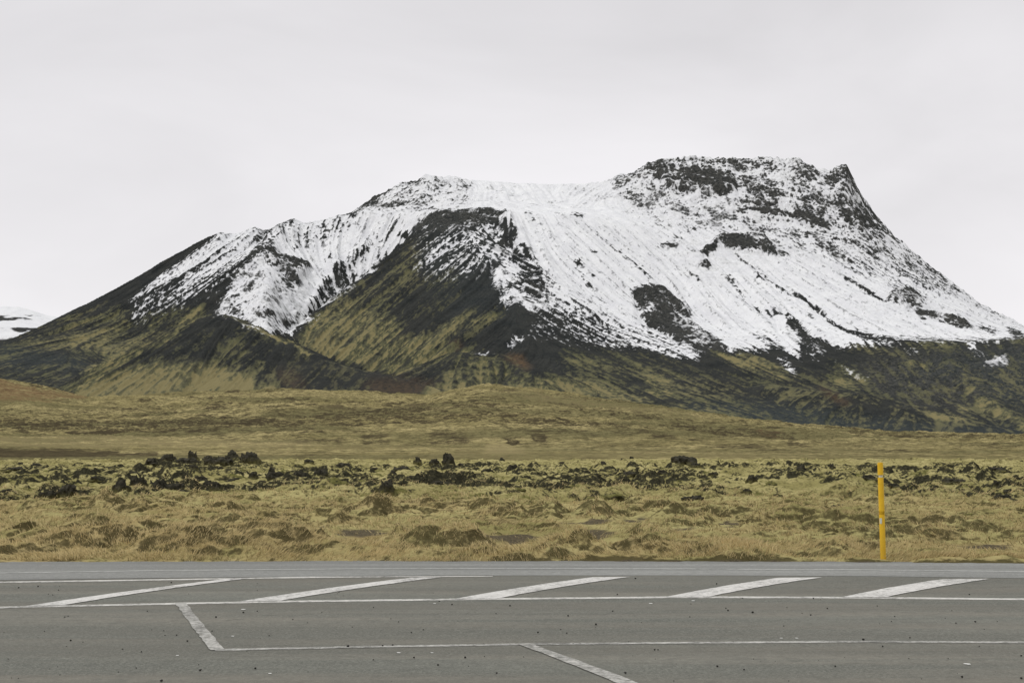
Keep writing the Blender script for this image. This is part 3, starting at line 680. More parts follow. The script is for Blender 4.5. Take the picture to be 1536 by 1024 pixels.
# cover attributes
gY2 = np.gradient(H, axis=0) / dY
steep = sstep(0.65, 1.5, np.sqrt((np.gradient(H, axis=1) / dA / YY) ** 2 + gY2 ** 2))
S = sample(snow, PXW, PYW); Mo = sample(moss, PXW, PYW); ISO = sample(iso, PXW, PYW)
rockn = 0.55 * fbm(XX / 7, YY / 12, 5, 0.70) + 0.60 * fbm(XX / 38, YY / 60, 3, 0.6) - 0.34 * lay - 0.22 * fine - 0.25 * rid + 0.28 * steep
rockn = rockn / rockn.std()
iso2 = fbm(XX / 5, YY / 9, 4, 0.68); iso2 /= iso2.std()
rv = rockn + 0.25 * LA + 0.35 * iso2
srt = np.sort(rv[(ISO > 0.5) & (YY < 2200)])
Trock = (np.searchsorted(srt, rv.ravel()) / len(srt)).reshape(rv.shape).astype(np.float32)
T = rank01(0.7 * LA + 0.6 * LB + 0.85 * iso2) * (1 - ISO) + Trock * ISO
Tm = rank01(0.75 * LB + 0.40 * LA + 0.75 * iso2 + 0.8 * fbm(XX / 45, YY / 60, 4, 0.6) / 0.25)
A_snow = np.clip(0.5 + (S - T) * (1.38 - 0.05 * ISO), -0.4, 1.5) * (S > 0.02) + np.where(S > 0.02, 0, -0.4)
A_snow = A_snow + 0.10 * ISO * (S > 0.15) - 0.06 * steep * ISO
Sb = sample(blur(snow, 8, 2), PXW, PYW)
A_thin = np.clip(0.30 * (rank01(0.8 * LC + 0.5 * LB + 0.35 * iso2) * 2 - 0.75) + 0.9 * (0.86 - np.minimum(Sb, 0.86)), 0, 1)
A_moss = np.where(Mo > 0.03, np.clip(Mo * 1.1 + (0.5 - Tm) * 0.92 - 0.02, -0.4, 1.3), -0.4)
me = grid_mesh('mountain', XX, YY, H, {'snow': A_snow, 'moss': A_moss, 'thin': A_thin, 'rock': R, 'rust': sample(rust, PXW, PYW), 'blue': sample(blue, PXW, PYW)})
tag(link('mountain', me, M_mtn), kind='structure')

# ------------------------------------------------------------------ far snowy mountain
az2 = np.linspace(-0.60, -0.20, 260); y2 = np.linspace(4800, 7600, 200)
A2, Y2 = np.meshgrid(az2, y2); X2 = A2 * Y2
pts = [(-500, 470), (-300, 440), (-160, 452), (-60, 452), (0, 459), (25, 461), (60, 470), (90, 475), (130, 482), (200, 500), (330, 540)]
ka, ke = ae([p[0] for p in pts], [p[1] for p in pts])
crest = HC + np.interp(A2, ka, ke) * 6200
Z2 = np.where(Y2 < 6200, crest * np.clip((Y2 - 4800) / 1400, 0, 1) ** 0.9, crest - (Y2 - 6200) * 0.35)
Z2 += (22 * fbm(X2 / 420, Y2 / 420, 5, 0.5, 1)) * np.clip((Y2 - 4800) / 600, 0, 1) - 8
s2 = fbm(X2 / 260, Y2 / 500 + Z2 / 60, 5, 0.6)
far_s = np.clip(0.95 - 1.3 * sstep(0.02, 0.30, s2), -0.4, 1) - 1.2 * (1 - sstep(150, 300, Z2))
me = grid_mesh('far_mountain', X2, Y2, Z2, {'snow': far_s, 'moss': np.full(X2.shape, -0.4), 'rock': np.full(X2.shape, 0.4), 'rust': 0 * X2, 'blue': 0 * X2})
tag(link('far_mountain', me, M_mtn), kind='structure')

# ------------------------------------------------------------------ foothills
FL = [
    [(-200, 690, 140, -0.8), (1740, 690, 140, -0.8)],
    [(-200, 677, 215), (400, 678, 215), (900, 680, 190), (1200, 684, 175), (1740, 684, 175)],
    [(-200, 650, 430), (0, 655, 420), (200, 660, 400), (400, 666, 360), (700, 670, 320), (900, 674, 280), (1200, 681, 215), (1740, 682, 215)],
    [(-200, 625, 600), (0, 625, 600), (200, 628, 600), (400, 625, 560), (560, 628, 540), (700, 622, 520), (800, 626, 510), (900, 636, 500), (1050, 650, 460), (1200, 663, 420), (1740, 671, 420)],
    [(-200, 540, 850), (-60, 558, 850), (0, 567, 850), (40, 571, 850), (80, 583, 830), (130, 597, 810), (200, 595, 800), (300, 588, 800), (450, 584, 780), (560, 590, 760), (640, 593, 750), (680, 584, 755), (730, 577, 760), (800, 582, 760), (900, 598, 720), (1000, 611, 700), (1100, 626, 660), (1200, 639, 640), (1300, 646, 640), (1400, 650, 650), (1536, 654, 650), (1740, 654, 650)],
    [(-200, 580, 1020), (0, 588, 1020), (200, 602, 1000), (450, 600, 1000), (640, 600, 980), (760, 592, 1000), (900, 610, 950), (1100, 634, 900), (1300, 652, 900), (1740, 657, 900)],
    [(-200, 590, 1500), (450, 605, 1500), (900, 620, 1500), (1300, 655, 1500), (1740, 660, 1500)],
]
NC2, NR2 = 1250, 760
az3 = np.linspace(-0.54, 0.54, NC2); y3 = 140 * (1120 / 140.0) ** np.linspace(0, 1, NR2)
A3, Y3 = np.meshgrid(az3, y3); A3 = A3.astype(np.float32); Y3 = Y3.astype(np.float32); X3 = A3 * Y3
LY, LZ = [], []
for i, ln in enumerate(FL):
    a = np.array([q[:3] for q in ln], float); A_, E_ = ae(a[:, 0], a[:, 1])
    LY.append(np.interp(az3, A_, a[:, 2])); LZ.append(np.interp(az3, A_, HC + E_ * a[:, 2]) if i else np.full(NC2, -0.8))
H3 = np.zeros_like(X3)
for k in range(len(LY) - 1):
    t = (Y3 - LY[k][None]) / (LY[k + 1] - LY[k])[None]
    H3 = np.where((t >= 0) & (t <= 1), LZ[k][None] + (LZ[k + 1] - LZ[k])[None] * t, H3)
H3[0] = -0.8
H3 = blur(H3, 6, 2)
PX3, PY3 = project(X3, Y3, H3)
amp = np.clip((Y3 - 150) / 350, 0, 1)
H3 = H3 + amp * (1.6 * fbm(X3 / 55, Y3 / 40, 4, 0.5) + 1.5 * fbm(X3 / 22, Y3 / 16, 4, 0.55, 2) + 0.5 * fbm(X3 / 6, Y3 / 6, 3, 0.6, 2)) + (0.14 + 0.30 * amp) * fbm(X3 / 4, Y3 / 4.5, 4, 0.6, 2) + 0.25 * amp * np.abs(perlin(X3 / 1.6, Y3 / 2.2)) + 0.05
dark, pale, rust2, dig = new(), new(), new(), new()
for q, v in ((zz(6, [(740, 640), (820, 625), (900, 650), (960, 668), (880, 712), (800, 690), (760, 712)]), .55), (zz(6, [(1000, 550), (1180, 580), (1240, 620), (1290, 660), (1300, 700), (1240, 690), (1180, 630), (1060, 590), (1000, 570)]), .75),
             (zz(6, [(1090, 665), (1150, 670), (1190, 700), (1130, 705)]), .95), (zz(6, [(230, 520), (330, 525), (480, 550), (440, 565), (250, 545)]), .75), (zz(6, [(0, 530), (120, 535), (130, 550), (0, 545)]), .6), (zz(6, [(520, 515), (770, 508), (780, 522), (560, 530)]), .55),
             (zz(6, [(30, 620), (200, 610), (280, 680), (150, 700), (60, 670)]), .55), (zz(6, [(420, 650), (560, 640), (580, 700), (450, 700)]), .5), (zz(6, [(930, 500), (1080, 520), (1060, 540), (940, 520)]), .5),
             (zz(1, [(100, 630), (180, 620), (220, 655), (400, 630), (380, 650), (230, 665), (120, 650)]), .7), (zz(1, [(440, 585), (640, 575), (620, 600), (450, 600)]), .6), (zz(1, [(800, 640), (900, 650), (1020, 630), (1000, 650), (880, 665), (800, 660)]), .6),
             (zz(1, [(860, 580), (960, 565), (1120, 575), (960, 590)]), .7), (zz(1, [(1440, 570), (1536, 565), (1536, 595), (1450, 600)]), .6), (zz(1, [(0, 660), (300, 665), (700, 670), (1300, 680), (1540, 700), (1540, 740), (1240, 720), (700, 690), (0, 690)]), .42),
             (zz(1, [(820, 708), (1060, 714), (1060, 722), (820, 714)]), .7), (zz(1, [(480, 742), (560, 742), (560, 752), (480, 752)]), .5),
             ([(-200, 675), (0, 675), (120, 676), (236, 680), (240, 684), (120, 685.5), (0, 686), (-200, 686)], 1.3), ([(240, 681), (470, 684), (470, 687), (240, 685)], .6),
             ([(965, 650), (1010, 652), (1020, 662), (980, 660)], .7), ([(1010, 655), (1080, 664), (1200, 676), (1200, 681), (1080, 672)], .6), ([(1180, 664), (1216, 668), (1214, 672), (1182, 671)], .85), ([(1100, 640), (1170, 648), (1200, 660), (1130, 655)], .5),
             ([(1236, 641), (1300, 650), (1400, 652), (1536, 656), (1536, 659), (1400, 657), (1290, 653)], .7), ([(1400, 664), (1536, 668), (1536, 676), (1440, 674)], .5), ([(1416, 690), (1536, 690), (1536, 694), (1416, 693)], .6), ([(1290, 670), (1400, 676), (1400, 682), (1300, 678)], .5),
             ([(820, 596), (900, 612), (1000, 624), (990, 630), (880, 618), (815, 602)], .45), ([(640, 628), (760, 615), (900, 634), (1000, 650), (900, 656), (760, 650)], .42), ([(-200, 612), (300, 618), (640, 612), (640, 640), (300, 646), (-200, 640)], .36), ([(1000, 636), (1100, 650), (1240, 664), (1230, 670), (1080, 658)], .45)):
    paint(dark, q, v * 1.02, 2)
for q, v in (([(-200, 652), (200, 654), (420, 660), (640, 668), (640, 676), (-200, 674)], .62), ([(640, 672), (1000, 676), (1300, 684), (1740, 686), (1740, 690), (640, 690)], .5), (zz(6, [(1020, 680), (1090, 675), (1140, 705), (1200, 735), (1000, 735)]), .8),
             ([(300, 588), (460, 585), (560, 592), (560, 600), (300, 598)], .5), ([(680, 586), (800, 582), (900, 600), (1080, 626), (1100, 638), (900, 616), (740, 596)], .55), ([(-200, 600), (300, 600), (300, 606), (-200, 610)], .4), ([(480, 606), (680, 606), (690, 616), (480, 618)], .5)):
    paint(pale, q, v, 3)
for q, v in ((zz(1, [(-600, 380), (0, 435), (110, 470), (250, 500), (370, 500), (440, 520), (340, 545), (0, 550), (-600, 560)]), .8), (zz(1, [(480, 545), (700, 530), (720, 560), (500, 570)]), .2), (zz(6, [(820, 440), (900, 430), (860, 460)]), .5),
             (zz(6, [(1180, 480), (1280, 485), (1390, 500), (1300, 515), (1230, 510)]), .65), (zz(7, [(1050, 870), (1250, 890), (1300, 920), (1100, 890)]), .5), ([(1130, 640), (1180, 648), (1180, 664), (1130, 655)], .5), (zz(6, [(480, 440), (700, 440), (820, 448), (700, 475), (420, 455)]), .6)):
    paint(rust2, q, v, 3)
wx3 = 5 * fbm(X3 / 12, Y3 / 9, 3); wy3 = 1.6 * fbm(X3 / 12 + 9, Y3 / 9 + 4, 3)
DK = sample(dark, PX3 + wx3, PY3 + wy3)
H3 = H3 - 1.4 * amp * sstep(0.6, 0.95, DK)
gy3 = np.gradient(H3, axis=0) / np.gradient(Y3, axis=0); gx3 = np.gradient(H3, axis=1) / np.gradient(X3, axis=1)
bank = sstep(0.16, 0.42, np.hypot(gx3, gy3)) * amp * sstep(-0.35, 0.25, fbm(X3 / 120, Y3 / 90, 3))
DK = np.clip(0.82 * DK + 0.60 * bank + 0.12, 0, 1)
me = grid_mesh('hills', X3, Y3, H3, {'dark': DK, 'pale': sample(pale, PX3 + wx3, PY3 + wy3), 'rust': sample(rust2, PX3 + wx3, PY3 + wy3)})
tag(link('hills', me, M_foot), kind='structure')

# ------------------------------------------------------------------ lava and moss field
EDGE = np.array([ground_pt(x, y) for x, y in ((-400, 845.5), (0, 844.6), (400, 843.4), (768, 842.6), (1136, 843.6), (1300, 844.6), (1536, 846.6), (1900, 850))])


def edge_y(X):
    return np.interp(X, EDGE[:, 0], EDGE[:, 1])


BUMPS = [(ground_pt(px, py), rx * ground_pt(px, py)[1] / F, ry, hh) for px, py, rx, ry, hh in ((300, 698, 95, 9, 0.55), (235, 736, 70, 4, 0.42), (425, 724, 60, 5, 0.35), (570, 738, 90, 4, 0.40), (690, 732, 60, 4, 0.30), (672, 699, 40, 5, 0.35), (770, 738, 60, 4, 0.28), (910, 746, 60, 3, 0.30), (1200, 712, 45, 5, 0.35), (1040, 700, 40, 5, 0.2), (1400, 734, 50, 4, 0.3), (1490, 710, 50, 5, 0.35), (500, 716, 50, 5, 0.25), (60, 700, 60, 7, 0.3), (90, 742, 60, 4, 0.2))]


def bumps(X, Y):
    h = 0
    for (bx_, by_), rx, ry, hh in BUMPS:
        h = h + hh * np.exp(-((X - bx_) / rx) ** 2 - ((Y - by_ - ry * 0.4) / ry) ** 2)
    return h


def lava_zone(X, Y):
    return sstep(31, 50, Y + 10 * fbm(X / 10, Y / 12, 3)) * (1 - 0.7 * sstep(105, 135, Y))


SOIL = ((540, 801, 50, 8), (470, 796, 24, 4), (770, 811, 52, 8), (720, 806, 30, 5), (885, 805, 58, 10), (960, 783, 40, 4), (870, 784, 50, 3.5), (1030, 795, 40, 4), (1150, 812, 60, 3), (640, 806, 40, 4), (1480, 818, 60, 5), (1090, 788, 24, 4), (540, 757, 40, 4), (150, 770, 30, 3))


def blob(px, py, cx, cy, rx, ry):
    return np.clip(1.3 - np.hypot((px - cx) / rx, (py - cy) / ry), 0, 1)


def soil_flat(X, Y):
    px, py = project(X, Y, np.zeros_like(X))
    f = np.zeros_like(X)
    for cx, cy, rx, ry in SOIL:
        f = np.maximum(f, blob(px, py, cx, cy + ry * 0.5, rx * 1.15, ry * 1.9))
    return sstep(0.05, 0.55, f)


def h_field(X, Y, full=False):
    X = np.asarray(X, np.float32); Y = np.asarray(Y, np.float32)
    lz = lava_zone(X, Y)
    w = 0.6 * fbm(X / 2.5, Y / 2.5, 2)
    hum = np.abs(perlin(X / 1.35 + w, Y / 1.25 - w)) * 0.42
    hum2 = np.abs(perlin(X / 0.55 + 9 + w, Y / 0.55 + w)) * 0.13
    hum3 = fbm(X / 0.30, Y / 0.34, 2) * 0.05
    big = np.abs(perlin(X / 4.2 + 3 + w, Y / 4.2)) * 0.80
    mid = np.abs(perlin(X / 1.0 + 31 + w, Y / 1.2 + w)) * 0.42
    rough = fbm(X / 1.3 + 40, Y / 1.3, 5, 0.65, 1)
    patch = sstep(-0.25, 0.35, fbm(X / 9 + 2, Y / 7 + 8, 3))
    near = 0.45 + 0.75 * sstep(-0.2, 0.35, fbm(X / 6 + 12, Y / 5, 2))
    h = near * (hum + hum2) * (1 - 0.4 * lz) + hum3 + lz * (big * (0.3 + 0.7 * patch) + mid * (0.3 + 0.7 * patch) + 0.20 * patch * rough - 0.42 - 0.12 * patch)
    h = h + 0.12 * fbm(X / 16, Y / 13, 3) - 0.05
    e = Y - edge_y(X)
    h = h * sstep(-0.05, 1.2, e) + (-0.06 + 0.09 * sstep(-0.15, 0.45, e)) + 0.035 * fbm(X / 0.35, Y / 0.35, 3) + 0.03 * fbm(X / 1.6, Y / 1.6, 2)
    h = h * (1 - 0.72 * soil_flat(X, Y)) + 0.025 * fbm(X / 0.5, Y / 0.5, 2)
    bm_ = bumps(X, Y)
    h = h - 0.0024 * np.clip(Y - 60, 0, 90) + bm_ * (0.55 + 0.9 * np.abs(perlin(X / 1.5 + w, Y / 1.5)) + 0.35 * rough)
    if full: return h, lz, patch * lz * rough + 1.2 * bm_
    return h


NC4, NR4 = 1500, 900
t4 = np.linspace(0, 1, NR4)
az4 = np.linspace(-1, 1, NC4)
y4 = 18.6 * (152 / 18.6) ** t4
A4, Y4 = np.meshgrid(az4, y4); X4 = 0.45 * A4 * Y4 + 45 * A4 ** 9
ed = edge_y(X4) - 0.22
Y4 = ed + (Y4 - 18.6) * (152 - ed) / (152 - 18.6); X4 = X4.astype(np.float32); Y4 = Y4.astype(np.float32)
H4, LZ4, RG4 = h_field(X4, Y4, True)
FX, FY = project(X4, Y4, np.full_like(X4, 0.0))


GV = np.zeros_like(X4)
WX4 = FX + 34 * fbm(X4 / 1.3, Y4 / 1.6, 4, 0.6); WY4 = FY + 7 * fbm(X4 / 1.0 + 7, Y4 / 1.8 + 3, 4, 0.6)
for b in SOIL:
    GV = np.maximum(GV, blob(WX4, WY4, *b) * 0.85)
GV = np.where(FY > 700, GV, 0)
GV = np.maximum(GV, 0.75 * np.exp(-((Y4 - edge_y(X4) - 0.05) / 0.16) ** 2) * (0.6 + 0.6 * sstep(-1, 3, X4)))
ST = 0.42 + 0.16 * np.exp(-((Y4 - 21) / 3.5) ** 2) + 0.18 * np.exp(-((Y4 - 37) / 6) ** 2) - 0.30 * LZ4 + 0.16 * sstep(2, -8, X4) * np.exp(-((Y4 - 25) / 10) ** 2)
yr4 = Y4[:, NC4 // 2]
gy4 = np.gradient(H4, axis=0) / np.gradient(Y4, axis=0); gx4 = np.gradient(H4, axis=1) / np.gradient(X4, axis=1)
ST4 = np.hypot(gx4, gy4)
LV = (0.22 + 0.34 * sstep(0.05, 0.6, RG4) + 0.34 * sstep(0.45, 1.0, ST4)) * LZ4
vg = np.exp(-((Y4 - edge_y(X4) - 0.1) / 0.22) ** 2) * (0.25 + 0.75 * sstep(-2, 3, X4))
HT = 0.8 * vg + 0.22 + 0.60 * sstep(0.25, 0.65, ST4) * (1 - LZ4 * 0.5)  # heath and dark verge lip, plus hummock shade painted on the steep sides
me = grid_mesh('moss_field', X4, Y4, H4, {'straw': ST, 'gravel': GV, 'lava': LV, 'heath_shade': HT, 'deep': LZ4})
tag(link('moss_field', me, M_field), kind='structure')

# dry grass: blades over the near field, denser on the tussocks (one uncountable mass)
NB = 230000
yb = edge_y(0) + 0.1 + 34 * rng.random(NB) ** 1.7
xb = (rng.random(NB) * 2 - 1) * 0.44 * yb
cl = fbm(xb / 1.1, yb / 1.1, 3)
hb0 = h_field(xb, yb); hb1 = (h_field(xb + 0.4, yb) + h_field(xb - 0.4, yb) + h_field(xb, yb + 0.4) + h_field(xb, yb - 0.4)) / 4
cl = cl + 3.0 * np.clip(hb0 - hb1, -0.2, 0.2)
kp = (cl + 0.2 * rng.standard_normal(NB) > -0.10 + 0.008 * (yb - 19)) & (yb > edge_y(xb) - 0.06 + 0.5 * sstep(-3, 3, xb) * np.clip(0.6 + fbm(xb / 0.9, xb * 0 + 4, 3), 0, 2) + 0.15 * rng.random(NB))
fxb, fyb = project(xb, yb, np.zeros(NB))
for b in SOIL:
    kp &= blob(fxb + 34 * fbm(xb / 1.3, yb / 1.6, 4, 0.6), fyb + 7 * fbm(xb / 1.0 + 7, yb / 1.8 + 3, 4, 0.6), *b) < 0.20 + 0.9 * rng.random(NB) ** 3
xb, yb, cl = xb[kp], yb[kp], cl[kp]
NB = len(xb)
zb = h_field(xb, yb) - 0.01
hl = (0.04 + 0.10 * rng.random(NB) ** 1.5) * (0.7 + 0.6 * np.clip(cl, 0, 1))
an = rng.random(NB) * 2 * np.pi; wd = (0.0035 + 0.0045 * rng.random(NB)) * (yb / 22)
lx = np.cos(an * 1.7 + 1) * hl * 0.9 + (0.9 * np.sin(xb * 0.8 + yb * 0.5)) * hl; ly = np.sin(an * 1.7 + 1) * hl * 0.9
ox, oy = np.cos(an) * wd, np.sin(an) * wd
V = np.stack([np.stack([xb - ox, yb - oy, zb], -1), np.stack([xb + ox, yb + oy, zb], -1),
              np.stack([xb + lx * .45 + ox * .7, yb + ly * .45 + oy * .7, zb + hl * .6], -1), np.stack([xb + lx * .45 - ox * .7, yb + ly * .45 - oy * .7, zb + hl * .6], -1),
              np.stack([xb + lx, yb + ly, zb + hl * .85], -1)], 1)
base = np.arange(NB, dtype=np.int32)[:, None] * 5
T3 = np.concatenate([base + np.array([0, 1, 2]), base + np.array([0, 2, 3]), base + np.array([3, 2, 4])], 0)
me = raw_mesh('grass', V.reshape(-1, 3), T3)
tn = np.clip(0.48 + 0.55 * np.clip(cl, -0.6, 0.8) + 0.3 * fbm(xb / 2.4 + 5, yb / 2.4, 2) + 0.34 * rng.standard_normal(NB) + 0.25 * np.exp(-((yb - 20.5) / 2.5) ** 2), 0, 1)
at = me.attributes.new('tint', 'FLOAT', 'POINT'); at.data.foreach_set('value', np.repeat(tn, 5).astype(np.float32))
tag(link('grass', me, mat_grass()), 'short dry straw grass growing over the mossy field by the road', 'grass', kind='stuff')

# ------------------------------------------------------------------ far plain under everything
P = 30000.0
me = raw_mesh('ground', [(-P, -P, -3.0), (P, -P, -3.0), (P, P, -3.0), (-P, P, -3.0)], [(0, 1, 2, 3)])
for k in ('dark', 'pale', 'rust'): me.attributes.new(k, 'FLOAT', 'POINT')
tag(link('ground', me, M_foot), kind='structure')

# ------------------------------------------------------------------ asphalt: the road beyond and the lay-by in front
M_lot = mat_asphalt('worn_asphalt', (0.054, 0.055, 0.047), (0.174, 0.174, 0.150), (0.190, 0.170, 0.140), 0.55)
M_road = mat_asphalt('pale_road_asphalt', (0.165, 0.166, 0.158), (0.270, 0.270, 0.258), (0.16, 0.158, 0.15), 0.5)


def strip(name, lo, hi, z, mat, parent=None, th=None):
    """sheet between two ground polylines (same number of points)"""
    n = len(lo)
    V = [(x, y, z) for x, y in lo] + [(x, y, z) for x, y in hi]
    Q = [(i, i + 1, n + i + 1, n + i) for i in range(n - 1)]
    return link(name, raw_mesh(name, V, Q, False), mat, parent)


def resamp(pts, n=60):
    p = np.array(pts, float); s = np.concatenate([[0], np.cumsum(np.hypot(*np.diff(p, axis=0).T))]); s /= s[-1]
    t = np.linspace(0, 1, n)
    return np.stack([np.interp(t, s, p[:, 0]), np.interp(t, s, p[:, 1])], 1)


xs = np.linspace(-1, 1, 41) ** 3 * 300 + np.linspace(-1, 1, 41) * 10
lot_hi = [(x, float(edge_y(x)) + 0.25) for x in xs]
lot = strip('parking_area', [(x, -60.0) for x in xs], [(x, y + 0.1) for x, y in lot_hi], 0.0, M_lot); tag(lot, kind='structure')
RL = np.array([ground_pt(x, y) for x, y in ((-400, 876), (0, 869.5), (200, 867), (400, 865), (768, 863), (1100, 863), (1300, 864), (1536, 866.3), (1900, 872))])
road = strip('road', [(x, float(np.interp(x, RL[:, 0], RL[:, 1]))) for x in xs], lot_hi, 0.003, M_road); tag(road, kind='structure')
# broken gravel lip of the verge
M_paint = mat_paint('worn_white_paint', 0.635, (0.60, 0.58, 0.56)); M_faint = mat_paint('faded_white_paint', 0.575, (0.46, 0.445, 0.42))
M_rline = mat_paint('road_line_paint', 0.60, (0.44, 0.44, 0.42), (0.165, 0.166, 0.158), (0.27, 0.27, 0.258))
M_thin = mat_paint('thin_white_paint', 0.615, (0.56, 0.54, 0.51))


def jit(pts, a):
    return [(x + random.uniform(-a, a), y + random.uniform(-a, a)) for x, y in pts]


def pline(name, pts, wpx, mat, parent, z=0.004):
    lo = resamp([ground_pt(x, y + wpx / 2) for x, y in pts], 120); hi = resamp([ground_pt(x, y - wpx / 2) for x, y in pts], 120)
    return strip(name, jit(lo, 0.008), jit(hi, 0.008), z, mat, parent)


pline('painted_line', [(-420, 918), (0, 911), (33, 910), (270, 905), (420, 902), (700, 898.5), (1010, 895.3), (1264, 896), (1536, 898.5), (1950, 904)], 2.6, M_thin, lot, 0.003)
pline('painted_line', [(322, 974.6), (512, 970.5), (780, 966), (1024, 963.8), (1300, 962), (1536, 963.2), (1950, 968)], 2.8, M_faint, lot, 0.003)
pline('painted_line', [(-420, 880), (0, 873), (300, 868.4), (400, 866.6), (520, 864.8), (740, 863.4)], 1.9, M_thin, lot, 0.003)
pline('painted_line', [(-420, 866), (0, 859.5), (240, 855.6), (512, 853.2), (768, 852.6), (1024, 853.2), (1280, 854.4), (1536, 857.2), (1950, 864)], 1.0, M_rline, road, 0.006)


def pquad(name, a0, a1, b0, b1, mat, parent, bow=0.0, z=0.006):
    """bar from edge a0-a1 (near) to b0-b1 (far); bow bends it in the middle (photo px)"""
    def side(p, q):
        m = ((p[0] + q[0]) / 2, (p[1] + q[1]) / 2 - bow)
        t = np.linspace(0, 1, 24)
        c = [((1 - s) ** 2 * p[0] + 2 * s * (1 - s) * m[0] + s * s * q[0], (1 - s) ** 2 * p[1] + 2 * s * (1 - s) * (m[1]) + s * s * q[1]) for s in t]
        return [ground_pt(*k) for k in c]
    return strip(name, jit(side(a1, b1), 0.008), jit(side(a0, b0), 0.008), z, mat, parent)


for a0, a1, b0, b1 in (((33, 910), (92, 908), (338, 868.4), (372, 867.4)), ((358, 902.4), (420, 901), (618, 866.2), (662, 865.8)), ((680, 898.6), (744, 898), (890, 865.6), (946, 865)),
                       ((1000, 895.2), (1062, 895.2), (1168, 866.6), (1233, 866)), ((1262, 895.8), (1328, 895.8), (1414, 868.6), (1486, 868))):
    pquad('painted_stripe', a0, a1, b0, b1, M_paint, lot, 3.0)
pquad('painted_stripe', (263, 904.5), (279, 904.5), (316, 975.4), (338, 974.6), M_faint, lot, -3)
pquad('painted_stripe', (774, 965.6), (794, 965.4), (1060, 1085), (1100, 1085), M_faint, lot, 9)

# ------------------------------------------------------------------ lava rocks
def rock_mesh(name, seed, flat, sub, jag, mat):
    import bmesh
    bm = bmesh.new(); bmesh.ops.create_icosphere(bm, subdivisions=sub, radius=1.0)
    off = Vector((seed * 7.31, seed * 3.17, seed * 1.77))
    for v in bm.verts:
        d = v.co.normalized()
        n = mnoise.noise(d * 1.1 + off) * 0.55
        c = mnoise.voronoi(d * 1.9 + off)[0]
        blk = (c[1] - c[0]) * 0.45
        r1 = (1 - abs(mnoise.noise(d * 2.2 + off))) * 0.22 * jag
        r2 = mnoise.fractal(d * 5.5 + off, 0.7, 2.1, 4) * 0.14 * jag
        r = 0.55 + n + blk * jag + r1 + r2
        r = max(0.35, r)
        v.co = d * r
        v.co.z *= flat
        if v.co.z < 0: v.co.z *= 0.35
    # normalise to width 1 and height 1 above the base
    xs_ = [v.co.x for v in bm.verts]; zs_ = [v.co.z for v in bm.verts]
    w = max(xs_) - min(xs_); cx = (max(xs_) + min(xs_)) / 2; hz = max(zs_)
    for v in bm.verts:
        zq = v.co.z / hz
        if zq > 0: zq = 1 - (1 - zq) ** 1.35 - 0.20 * mnoise.noise(v.co * 2.6 + off) - 0.10 * mnoise.noise(v.co * 6 + off)
        v.co = Vector(((v.co.x - cx) / w, v.co.y / w, zq))
    me = bpy.data.meshes.new(name); bm.to_mesh(me); bm.free()
    me.materials.append(mat)
    me.polygons.foreach_set('use_smooth', [mat is M_mossrock] * len(me.polygons)); me.update()
    return me


ROCKS = [rock_mesh('lava_rock', i + 1, 0.8, 4, 0.85, M_rock) for i in range(9)]
MOSSY = [rock_mesh('mossy_lava_rock', i + 21, 0.6, 4, 0.75, M_mossrock) for i in range(4)]

G1 = 'lava rocks scattered over the moss field'
named = {
    (290, 691): 'dark lava rock with a raised knob crowning the long low outcrop', (352, 696): 'dark jagged lava block near the right end of the long outcrop',
    (376, 697): 'black lava block closing the right end of the long outcrop', (225, 700): 'dark lumpy lava rock at the left end of the long outcrop',
    (103, 745): 'lone square black lava block left of the rubble pile', (180, 741): 'tall dark lava block at the left end of the rubble pile',
    (409, 713): 'pointed lava spire rising from a mossy mound in the lava belt', (578, 741): 'upright split black lava rock at the near edge of the mossy lava belt',
    (672, 699): 'tall dome shaped lava rock standing highest in the middle of the field', (627, 694): 'small tooth shaped dark rock left of the tall dome rock',
    (1025, 697): 'wide rounded dark boulder alone near the far field edge', (942, 718): 'broad dark lava rock with a pale flank in mid field',
    (1197, 711): 'largest dark jagged rock of the cluster left of the yellow post', (1392, 737): 'wide black lava rock right of the yellow post',
    (1508, 752): 'long low dark lava rock nearest the right border of the photo', (882, 715): 'steep two humped dark rock left of the broad mid field rock',
    (1127, 718): 'upright craggy rock pair between the rounded boulder and yellow post', (800, 697): 'tilted dark slab rock leaning to the right',
    (1040, 746): 'low v shaped dark rock lying in a moss hollow', (910, 750): 'long moss covered lava hummock in front of the broad dark rock',
    (505, 733): 'moss covered lava mound left of the upright split rock', (725, 743): 'smooth green mossy mound at the near edge of the lava belt',
}
